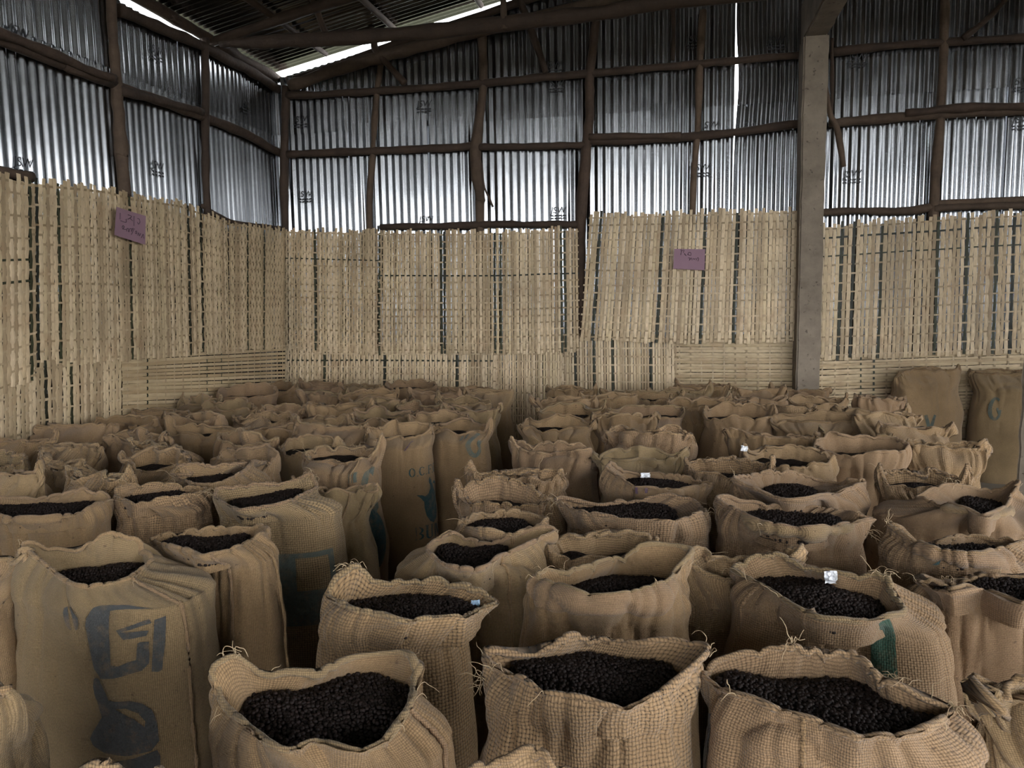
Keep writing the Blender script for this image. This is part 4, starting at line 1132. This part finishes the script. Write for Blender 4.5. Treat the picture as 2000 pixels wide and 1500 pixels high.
# centre block
S(1010, 916, 200, 'closed', 'C', label='coarse burlap sack with a rolled top and frayed tail, behind the oval mouthed sacks', mat=M_COARSE, n=120, threads=6, rot=.1, zb=.78)
S(978, 968, 190, 'slit', 'C', label='coarse burlap sack with red thread marks and a small slit mouth', key='red', mat=M_COARSE, n=120, threads=4, rot=.06, zb=.78)
S(1085, 868, 175, 'closed', 'C', label='burlap sack with its rim flopped over and a frayed knot, centre aisle side', mat=M_MED, n=110, threads=4)
S(1078, 828, 150, 'slit', 'C', label='burlap sack with two standing cloth loops at its mouth', mat=M_MED, n=110, pleat=2.0)
S(1268, 850, 195, 'closed', 'C', label='burlap sack with a high arched back flap and round knotted corner', mat=M_COARSE, n=120, hh=.05)
S(1280, 892, 165, 'closed', 'C', label='burlap sack with a twisted upright ear behind the purple marked sack', mat=M_FINE, n=110, pleat=2.0)
S(1270, 803, 155, 'slit', 'C', label='burlap sack with a straight frayed rim seen edge on, middle of the centre block', mat=M_MED, n=100, threads=5)
S(1118, 803, 135, 'slit', 'C', label='burlap sack with flat folded top and clear front seam by the narrow aisle', mat=M_MED, n=100)
for q in ((1112, 757, 100, 'closed'), (1215, 759, 104, 'closed'), (1300, 760, 100, 'closed'), (1250, 778, 125, 'slit'), (1125, 780, 118, 'closed'), (1180, 775, 105, 'closed'), (1190, 815, 120, 'closed'), (1345, 790, 110, 'closed')):
    S(*q, 'C')
S(1110, 1094, 210, 'slit', 'C', label='burlap sack squeezed behind the double folded sack, only its rolled lip showing', mat=M_MED, n=110, zb=.77)
S(1412, 1100, 165, 'closed', 'R', label='narrow burlap sack with a rolled top in the gap beside the green striped sack', mat=M_MED, n=120, zb=.77)
# pillar block
S(1442, 808, 155, 'open', 'R', label='upright burlap sack with a sharp corner and flat black mouth before the pillar', mat=M_FINE, n=110)
S(1590, 816, 160, 'slit', 'R', label='burlap sack with sagging crossed lips right in front of the pillar', mat=M_FINE, n=110, rot=-.1)
S(1698, 798, 138, 'closed', 'R', label='burlap sack with a curled roll of cloth on top near the two tall sacks', mat=M_FINE, n=110, pleat=1.8)
S(1515, 846, 175, 'closed', 'R', label='burlap sack crumpled shut behind the white flecked one', mat=M_FINE, n=110)
S(1555, 895, 195, 'open', 'R', label='burlap sack with wide swooping lips and a white paper scrap on its fold', key='white', mat=M_FINE, n=130, rot=-.15, pleat=1.5)
S(1690, 884, 180, 'open', 'R', label='burlap sack with a curled back cape of cloth over its cherries', mat=M_FINE, n=130, rot=-.1, hh=.03)
S(1795, 868, 140, 'closed', 'R', label='orange tinted burlap sack slumped against the tall standing sack', mat=M_MED, n=110)
S(1800, 930, 205, 'slit', 'R', label='loosely woven grey burlap sack with a wispy frayed rim', mat=M_COARSE, n=120, threads=6)
for q in ((1365, 750, 96, 'closed'), (1480, 764, 110, 'closed'), (1540, 757, 100, 'closed'), (1430, 772, 110, 'closed'), (1645, 806, 120, 'closed'), (1530, 790, 120, 'closed'), (1375, 778, 110, 'closed'), (1600, 778, 110, 'slit'), (1640, 845, 140, 'closed'), (1740, 838, 130, 'closed'), (1420, 935, 170, 'slit'), (1700, 770, 100, 'closed')):
    S(*q, 'R')
S(0, 0, 0, 'closed', 'R', label='tall buff burlap sack with pointed corners standing against the low mat', key='tall', pos=(1804, 930), H=.10, aw=.305, mat=M_FINE, n=130, wr=.6)
S(0, 0, 0, 'closed', 'R', label='tall grey burlap sack half hidden by the pale pillar at the picture edge', key='tallgrey', pos=(1958, 936), H=.09, aw=.25, mat=M_FINE, n=130, wr=.6)

def spec_pos(q):
    px, py, w, style, blk, kw = q
    if 'pos' in kw:
        P = onZ(*kw['pos'], 0.0) + _fh * .2; P[2] = .8; return P
    return onZ(px, py, kw.get('zb', .80) + (.03 if style != 'closed' else .06))
POS = [spec_pos(q) for q in SPEC]
# keep sacks a hand apart: push crowded ones along the row
ALLP = np.array([[p[0], p[1]] for p in POS])
FIX = np.array([s[:2] for s in SACKS])
# the narrow aisle between the side block and the centre block stays free
LA, LB, CA, CB = onZ(955, 850, .8), onZ(1012, 762, .8), onZ(1010, 862, .8), onZ(1074, 765, .8)
for it in range(120):
    for i in range(len(ALLP)):
        free = 'label' not in SPEC[i][5]
        mv = np.zeros(2)
        for j in range(len(ALLP) + len(FIX)):
            if i == j: continue
            o = ALLP[j] if j < len(ALLP) else FIX[j - len(ALLP)]
            d = ALLP[i] - o; d2 = d * np.array([1, 1.18]); L = np.hypot(*d2)
            if L < .45: mv += d / (np.hypot(*d) + 1e-6) * (.45 - L) * (.42 if free else .03)
        mv = np.clip(mv, -.04, .04)
        ALLP[i] += mv
        if SPEC[i][4] == 'L' and ALLP[i, 1] > 4.2: ALLP[i, 0] = min(ALLP[i, 0], np.interp(ALLP[i, 1], [LA[1], LB[1]], [LA[0], LB[0]]) - .2)
        if SPEC[i][4] == 'C' and ALLP[i, 1] > 4.2: ALLP[i, 0] = max(ALLP[i, 0], np.interp(ALLP[i, 1], [CA[1], CB[1]], [CA[0], CB[0]]) + .2)
        ALLP[i, 0] = max(ALLP[i, 0], XL + .46); ALLP[i, 1] = min(ALLP[i, 1], YW - .40)
ORD = 'first second third fourth fifth sixth seventh eighth ninth tenth eleventh twelfth thirteenth fourteenth fifteenth'.split()
PHR = {'open': 'gaping burlap sack', 'slit': 'slit mouthed burlap sack', 'closed': 'folded shut burlap sack'}
BLK = {'L': ('side wall block', 'the aisle'), 'C': ('centre block', 'the aisle'), 'R': ('pillar block', 'the pillar')}
auto = {}
for blk in 'LCR':
    ids = [i for i, q in enumerate(SPEC) if q[4] == blk and 'label' not in q[5]]
    bands = {}
    for i in ids: bands.setdefault(int((YW - ALLP[i, 1]) / .46), []).append(i)
    for rk, b in enumerate(sorted(bands)):
        L = sorted(bands[b], key=lambda i: -ALLP[i, 0] if blk == 'L' else ALLP[i, 0] if blk == 'C' else abs(ALLP[i, 0] - 1.1))
        for c, i in enumerate(L):
            auto[i] = '%s, %s, %s row from rear mats, %s from %s' % (PHR[SPEC[i][3]], BLK[blk][0], ORD[rk], ORD[c], BLK[blk][1])
# bodies of neighbours only just press on each other
AW = []
for i, q in enumerate(SPEC):
    dep = project(np.array([[ALLP[i, 0], ALLP[i, 1], .8]]))[0, 2]
    AW.append(q[5].get('aw') or min(max(q[2] / F * dep / 2, .19), .27))
AW = np.array(AW)
for it in range(12):
    for i in range(len(AW)):
        for j in range(len(AW) + len(FIX)):
            if i == j: continue
            o = ALLP[j] if j < len(AW) else FIX[j - len(AW)]
            rj = (AW[j] if j < len(AW) else SACKS[j - len(AW)][2]) * .84
            d = np.hypot(*(ALLP[i] - o)); over = AW[i] * .84 + rj - d - .03
            if over > 0: AW[i] = max(AW[i] - over * .2, .175)
KEY = {}
mats3 = (M_FINE, M_MED, M_FINE, M_MED, M_COARSE)
for i, q in enumerate(SPEC):
    px, py, w, style, blk, kw = q
    kw = dict(kw); rn = random.Random(i * 13 + 5)
    label = kw.pop('label', None) or auto[i]
    key = kw.pop('key', None); kw.pop('pos', None); kw.pop('rim', None)
    zb = kw.pop('zb', .80 + rn.uniform(-.015, .015)); hh = kw.pop('hh', None)
    Hh = kw.pop('H', hh)
    P = (ALLP[i, 0], ALLP[i, 1], zb)
    info = styled(label, px, py, w, style, 200 + i, rot=kw.pop('rot', rn.uniform(-.3, .3)), zb=zb, mat=kw.pop('mat', mats3[i % 5]), n=kw.pop('n', 84 if py < 860 else 100),
                  H=Hh, pos=P, aw=(kw.pop('aw', None), AW[i])[1], threads=kw.pop('threads', 1 if py > 820 else 0), seams=kw.pop('seam', ()), beans=kw.pop('beans', 0),
                  group=None, **kw)
    if key: KEY[key] = info

# ------------------------------------------------------------------ print on the sacks
def flat_shape(polys):
    """2-D outlines (holes by overlap) filled to a mesh"""
    cu = bpy.data.curves.new('t', 'CURVE'); cu.dimensions = '2D'; cu.fill_mode = 'BOTH'
    for P in polys:
        sp = cu.splines.new('POLY'); sp.points.add(len(P) - 1); sp.use_cyclic_u = True
        for k, (x, y) in enumerate(P): sp.points[k].co = (x, y, 0, 1)
    o = bpy.data.objects.new('t', cu); COL.objects.link(o)
    dg = bpy.context.evaluated_depsgraph_get(); me = bpy.data.meshes.new_from_object(o.evaluated_get(dg))
    bpy.data.objects.remove(o)
    return me
def print_on(info, me, anchor, size, mat, name='print', tilt=0.0):
    """wrap a flat shape (units: metres, y up) round the sack so that its origin lands nearest the given pixel"""
    G, n, base, per, vlen, nrm = info['G'], info['n'], info['base'], info['per'], info['vlen'], info['nrm']
    top = info['nb'] + info['nn'] - 2
    pr = project(G[:top]); face = ((CAM - G[:top]) * nrm[:top]).sum(-1)
    d = np.hypot(pr[..., 0] - anchor[0], pr[..., 1] - anchor[1]) + np.where(face > 0.05, 0, 1e5)
    r0, k0 = np.unravel_index(np.argmin(d), d.shape)
    bm = bmesh.new(); bm.from_mesh(me)
    ca, sa = math.cos(tilt), math.sin(tilt)
    for v in bm.verts: v.co = ((v.co.x * ca - v.co.y * sa) * size, (v.co.x * sa + v.co.y * ca) * size, 0)
    xs = [v.co.x for v in bm.verts]; ys = [v.co.y for v in bm.verts]
    st = 0.012
    for ax, lo, hi in ((0, min(xs), max(xs)), (1, min(ys), max(ys))):
        for c in np.arange(lo + st, hi, st):
            co = [0, 0, 0]; co[ax] = c; no = [0, 0, 0]; no[ax] = 1
            bmesh.ops.bisect_plane(bm, geom=list(bm.verts) + list(bm.edges) + list(bm.faces), plane_co=co, plane_no=no)
    bmesh.ops.triangulate(bm, faces=list(bm.faces))
    P = np.array([v.co[:] for v in bm.verts]); bm.verts.index_update()
    Fc = [[v.index for v in f.verts] for f in bm.faces]; bm.free()
    kf = k0 + P[:, 0] * n / per
    rf = np.interp(vlen[r0] + P[:, 1], vlen, np.arange(len(vlen)))
    rf = np.clip(rf, 0, top - 1.001)
    k = np.floor(kf).astype(int); r = np.floor(rf).astype(int); a = (kf - k)[:, None]; b = (rf - r)[:, None]
    def at(A): return (A[r, k % n] * (1 - a) + A[r, (k + 1) % n] * a) * (1 - b) + (A[r + 1, k % n] * (1 - a) + A[r + 1, (k + 1) % n] * a) * b
    N_ = at(nrm); N_ /= np.linalg.norm(N_, axis=1)[:, None]
    V = at(G) + N_ * 0.0038 - base
    uvv = np.stack([(kf % n) / n * per, np.interp(rf, np.arange(len(vlen)), vlen)], -1) + info['uo']
    # outward winding
    F2 = []
    for f in Fc:
        c = np.cross(V[f[1]] - V[f[0]], V[f[2]] - V[f[0]])
        F2.append(f if c @ N_[f[0]] > 0 else f[::-1])
    uv = np.concatenate([uvv[f] for f in F2])
    return obj(name, mesh(name, V, F2, mat, True, uv), info['root'])
def px_poly(P, o, s): return [((x - o[0]) * s, -(y - o[1]) * s) for x, y in P]
def arc(cx, cy, rx, ry, a0, a1, m=14): return [(cx + rx * math.cos(math.radians(a0 + (a1 - a0) * i / (m - 1))), cy + ry * math.sin(math.radians(a0 + (a1 - a0) * i / (m - 1)))) for i in range(m)]

# slate blue emblem: a coffee bean, a G shaped cup with a bar, and a coffee pot below it
D13 = 0.0133 / 5 / 1.9
O = (1130, 480)
gshape = [(840, 300), (890, 230), (950, 160), (1040, 118), (1180, 104), (1300, 120), (1380, 160), (1440, 205), (1360, 195), (1250, 185), (1150, 195), (1085, 215), (1065, 300), (1062, 420), (1075, 560), (1095, 725), (1160, 735), (1240, 705), (1300, 690), (1312, 540), (1330, 525), (1400, 520), (1400, 720), (1350, 780), (1240, 815), (1120, 845), (970, 860), (900, 780), (865, 660), (835, 520), (820, 380)]
bar1 = [(1140, 410), (1400, 320), (1420, 355), (1180, 430), (1330, 425), (1400, 420), (1380, 470), (1200, 500)]
bar2 = [(1440, 330), (1525, 310), (1510, 560), (1490, 780), (1470, 795), (1420, 790), (1425, 640)]
beanL = [(668, 235), (640, 250), (605, 300), (592, 355), (610, 420), (645, 455), (672, 465), (660, 400), (658, 330)]
beanR = [(690, 230), (730, 225), (740, 280), (765, 350), (760, 410), (735, 460), (700, 470), (688, 400), (686, 330)]
pot = [(945, 965), (985, 945), (1020, 955), (1060, 1010), (1095, 1080), (1112, 1150), (1180, 1162), (1300, 1158), (1400, 1190), (1465, 1260), (1490, 1360), (1495, 1440), (1500, 1560), (1440, 1640), (1240, 1680), (1020, 1660), (880, 1600), (830, 1540), (880, 1470), (940, 1400), (1000, 1330), (985, 1260), (970, 1180), (930, 1110), (920, 1040)]
hole = [(1160, 1240), (1260, 1235), (1360, 1290), (1410, 1370), (1400, 1420), (1320, 1340), (1220, 1280)]
cup = [(930, 1770), (1100, 1740), (1300, 1700), (1480, 1640), (1500, 1700), (1490, 1900), (1300, 2000), (1000, 2000)]
sc13 = 0.00031
print_on(N[13], flat_shape([px_poly(p, O, sc13) for p in (gshape, bar1, bar2)]), (226, 1238), 1.0, INK_SLATE, tilt=-.04)
print_on(N[13], flat_shape([px_poly(p, (680, 350), sc13 * 1.1) for p in (beanL, beanR)]), (140, 1212), 1.0, INK_SLATE)
O2 = (1180, 1350)
print_on(N[13], flat_shape([px_poly(p, O2, sc13) for p in (pot, hole, cup)]), (232, 1412), 1.0, INK_SLATE)
# O.C.F.C lettering, teal coffee pot, BUN
def ring(cx, w, h, t):
    o = arc(cx, 0, w, h, 0, 360, 22)[:-1]; i = arc(cx, 0, w - t, h - t * .35, 0, 360, 22)[:-1]
    return [o, i]
def rect(x0, x1, y0, y1): return [(x0, y0), (x1, y0), (x1, y1), (x0, y1)]
def cglyph(cx, w=40, h=50, t=20): return [arc(cx, 0, w, h, 40, 320, 22) + arc(cx + 4, 0, w - t, h - 8, 320, 40, 22)]
def fglyph(x): return [rect(x, x + 18, -50, 50), rect(x - 8, x + 26, -50, -42), rect(x + 20, x + 62, 42, 50), rect(x + 20, x + 48, -4, 5), rect(x + 56, x + 62, 24, 41)]
def dot(x): return [rect(x, x + 12, -50, -38)]
lett = ring(-150, 42, 50, 20) + dot(-92) + cglyph(-30) + dot(22) + fglyph(62) + dot(128) + cglyph(190)
P13 = 0.00027 * 6.667 / 6.667
so = 0.00039
lett_me = flat_shape([[(x * so * 1.25, y * so * 1.3) for x, y in p] for p in lett])
print_on(KEY['ocfc'], lett_me, (828, 923), 1.0, INK_TEAL, 'print')
jeb = [(1060, 608), (1085, 640), (1082, 680), (1095, 690), (1110, 740), (1130, 790), (1165, 830), (1178, 930), (1175, 1050), (1140, 1120), (1080, 1162), (1030, 1135), (990, 1060), (970, 960), (968, 890), (930, 840), (880, 795), (945, 806), (980, 825), (1025, 800), (1050, 750), (1055, 700), (1038, 670), (1042, 635)]
hand = [(1100, 690), (1125, 665), (1165, 680), (1195, 740), (1185, 800), (1165, 835), (1150, 815), (1165, 760), (1150, 705), (1120, 695)]
print_on(KEY['ocfc'], flat_shape([px_poly(p, (1070, 890), so * 1.25) for p in (jeb, hand)]), (842, 972), 1.0, INK_TEAL)
def bglyph(x): return [rect(x, x + 34, -95, 95), rect(x - 16, x, 83, 95), rect(x - 16, x, -95, -83), arc(x + 40, 45, 62, 50, -90, 90, 12) + arc(x + 40, 45, 30, 36, 90, -90, 12), arc(x + 40, -47, 68, 48, -90, 90, 12) + arc(x + 40, -47, 34, 34, 90, -90, 12)]
def uglyph(x): return [rect(x, x + 34, -50, 95), rect(x - 12, x + 46, 96, 106), rect(x + 84, x + 102, -50, 95), rect(x + 72, x + 114, 96, 106), arc(x + 51, -51, 51, 48, 180, 360, 14) + arc(x + 59, -51, 25, 34, 360, 180, 14)]
def nglyph(x): return [rect(x, x + 20, -95, 95), [(x + 21, 95), (x + 50, 95), (x + 104, -40), (x + 104, -95), (x + 90, -95), (x + 21, 60)], rect(x + 105, x + 124, -95, 95)]
bun = bglyph(-180) + uglyph(-40) + nglyph(110)
print_on(KEY['ocfc'], flat_shape([[(x * so * 1.0, y * so * 1.0) for x, y in p] for p in bun]), (836, 1034), 1.0, INK_TEAL)
mk = [(800, 80), (830, 75), (790, 130), (780, 200), (740, 310), (705, 325), (735, 250), (765, 180), (780, 110)]
print_on(KEY['ocfc'], flat_shape([px_poly(mk, (770, 200), so * .9)]), (796, 872), 1.0, INK_PURPLE)
# teal print wrapping round the aisle corner sack: quotes, G, pot
def Gpoly(s): return [[(x * s, y * s) for x, y in arc(0, 0, 60, 110, 50, 320, 26) + [(58, -10), (10, -10), (10, 8), (30, 8), (30, -55)] + arc(4, 0, 30, 85, 310, 50, 24)]]
g = Gpoly(.0011); q1 = rect(-.10, -.083, .06, .115); q2 = rect(-.125, -.108, .06, .115)
print_on(KEY['teal'], flat_shape(g + [q1, q2]), (728, 962), 1.0, INK_GREY)
print_on(KEY['teal'], flat_shape([[(x * .001, y * .001) for x, y in arc(0, 0, 70, 150, 0, 360, 26)[:-1]]]), (733, 1058), 1.0, INK_TEAL)
print_on(KEY['gsack'], flat_shape(Gpoly(.0010) + [rect(-.10, -.085, .03, .10), rect(-.125, -.11, .03, .10)]), (930, 862), 1.0, INK_GREY)
# faded green square on the loose weave sack
sq = [rect(-.13, .13, -.17, .12), rect(-.02, .105, -.03, .10)]
print_on(N[15], flat_shape(sq), (590, 1135), 1.0, INK_GREY)
# green stripes
print_on(N[6], flat_shape([rect(-.032, .032, -.14, .16)]), (1722, 1258), 1.0, INK_GREEN)
print_on(N[11], flat_shape([rect(-.055, -.04, -.02, .05), rect(-.005, .008, -.015, .05), rect(.05, .058, -.02, .03)]), (1262, 958), 1.0, INK_PURPLE)
print_on(N[24], flat_shape([[(-.02, -.008), (.0, .004), (.022, .010), (.018, -.006)]]), (1833, 1098), 1.0, INK_TEAL)
print_on(N[3], flat_shape([[(-.04, -.08), (.03, -.10), (.05, .02), (.02, .09), (-.03, .06)]]), (1378, 1460), 1.0, INK_SLATE)
print_on(KEY['tall'], flat_shape([[(-.06, .08), (-.03, .09), (.0, .0), (.035, .09), (.06, .08), (.02, -.05), (.0, -.12), (-.02, -.05)]]), (1815, 830), 1.0, INK_GREY)
print_on(KEY['tallgrey'], flat_shape(Gpoly(.0009)), (1945, 800), 1.0, INK_GREY)

# ------------------------------------------------------------------ turned down lips and frayed corners
folded_lip(N[5], PI * 1.05, PI * 1.93, .075, M_FINE, 3, .012)
folded_lip(N[10], PI * 1.2, PI * 1.9, .04, M_MED, 4, .008)
folded_lip(N[16], PI * 1.1, PI * 1.95, .03, M_FINE, 5, .007)
folded_lip(N[7], PI * .12, PI * .85, .05, M_FINE, 6, .012)
folded_lip(N[24], PI * 1.05, PI * 1.9, .045, M_MED, 7, .009)
folded_lip(N[23], PI * 1.1, PI * 1.8, .05, M_FINE, 8, .011)
folded_lip(N[12], PI * .1, PI * .9, .035, M_MED, 9, .008)
for k, (i, x, y, c) in enumerate(((1, 466, 1272, 9), (2, 930, 1325, 10), (4, 690, 1092, 8), (5, 1047, 1108, 6), (6, 1712, 1125, 12), (3, 1866, 1380, 9), (3, 1545, 1265, 9), (3, 1735, 1340, 6), (18, 528, 905, 9), (12, 1430, 925, 6), (17, 400, 960, 8), (15, 610, 915, 7), (9, 1090, 975, 8), (10, 1715, 1045, 6), (24, 1718, 1010, 6), (25, 1850, 1130, 7), (23, 1860, 925, 6))):
    tuft(N[i], x, y, c, 900 + k)
for k, (key, x, y, c) in enumerate((('teal', 700, 850, 8), ('teal', 610, 885, 6), ('red', 1120, 950, 9))):
    tuft(KEY[key], x, y, c, 950 + k)

# ------------------------------------------------------------------ paper scraps
def crumple(label, px, py, P, size, seed, mat=M_PAPER):
    bm = bmesh.new(); bmesh.ops.create_grid(bm, x_segments=9, y_segments=9, size=1)
    V = np.array([v.co[:] for v in bm.verts]); Fc = [[v.index for v in f.verts] for f in bm.faces]; bm.free()
    q = V * size; q[:, 2] = .45 * size[2] * (vn(V, 2.2, seed) + .7 * vn(V, 4.5, seed + 1))
    q[:, 0] += .25 * size[0] * vn(V, 1.7, seed + 2); q[:, 1] += .25 * size[1] * vn(V, 1.7, seed + 3)
    nrm = CAM - P; nrm /= np.linalg.norm(nrm); x = np.cross([0, 0, 1], nrm); x /= np.linalg.norm(x); y = np.cross(nrm, x)
    y = y * .8 + np.array([0, 0, .2]); 
    W_ = q[:, :1] * x + q[:, 1:2] * y + q[:, 2:] * nrm
    Wb = W_ - nrm * .0008
    m = len(W_)
    o = obj('crumpled_paper', mesh('crumpled_paper', np.vstack([W_, Wb]), Fc + [[v + m for v in reversed(f)] for f in Fc], mat), None, P)
    tag(o, label, 'paper scrap')
def on_surface(px, py, info, lift=.012):
    G = info['G'].reshape(-1, 3); pr = project(G)
    d = np.hypot(pr[:, 0] - px, pr[:, 1] - py); ok = d < 9
    if not ok.any(): ok = d <= d.min()
    k = np.where(ok)[0]; z = pr[k, 2].min()
    return CAM + ray(px, py) * (z - lift)
crumple('crumpled white paper lying on the rim of the green striped sack', 1622, 1128, on_surface(1622, 1128, N[6]), (.015, .017, .03), 3)
crumple('small white paper scrap at the far lip of the purple marked sack', 1261, 928, on_surface(1261, 928, N[11]), (.022, .011, .02), 5)
crumple('tiny white paper scrap on the fold of the swooping lipped sack', 1454, 876, on_surface(1454, 876, KEY['white']), (.016, .013, .02), 8)
crumple('small pale blue plastic scrap inside the coarse weave sack', 928, 1179, on_surface(928, 1179, N[4]), (.012, .010, .012), 9, M_BLUE)
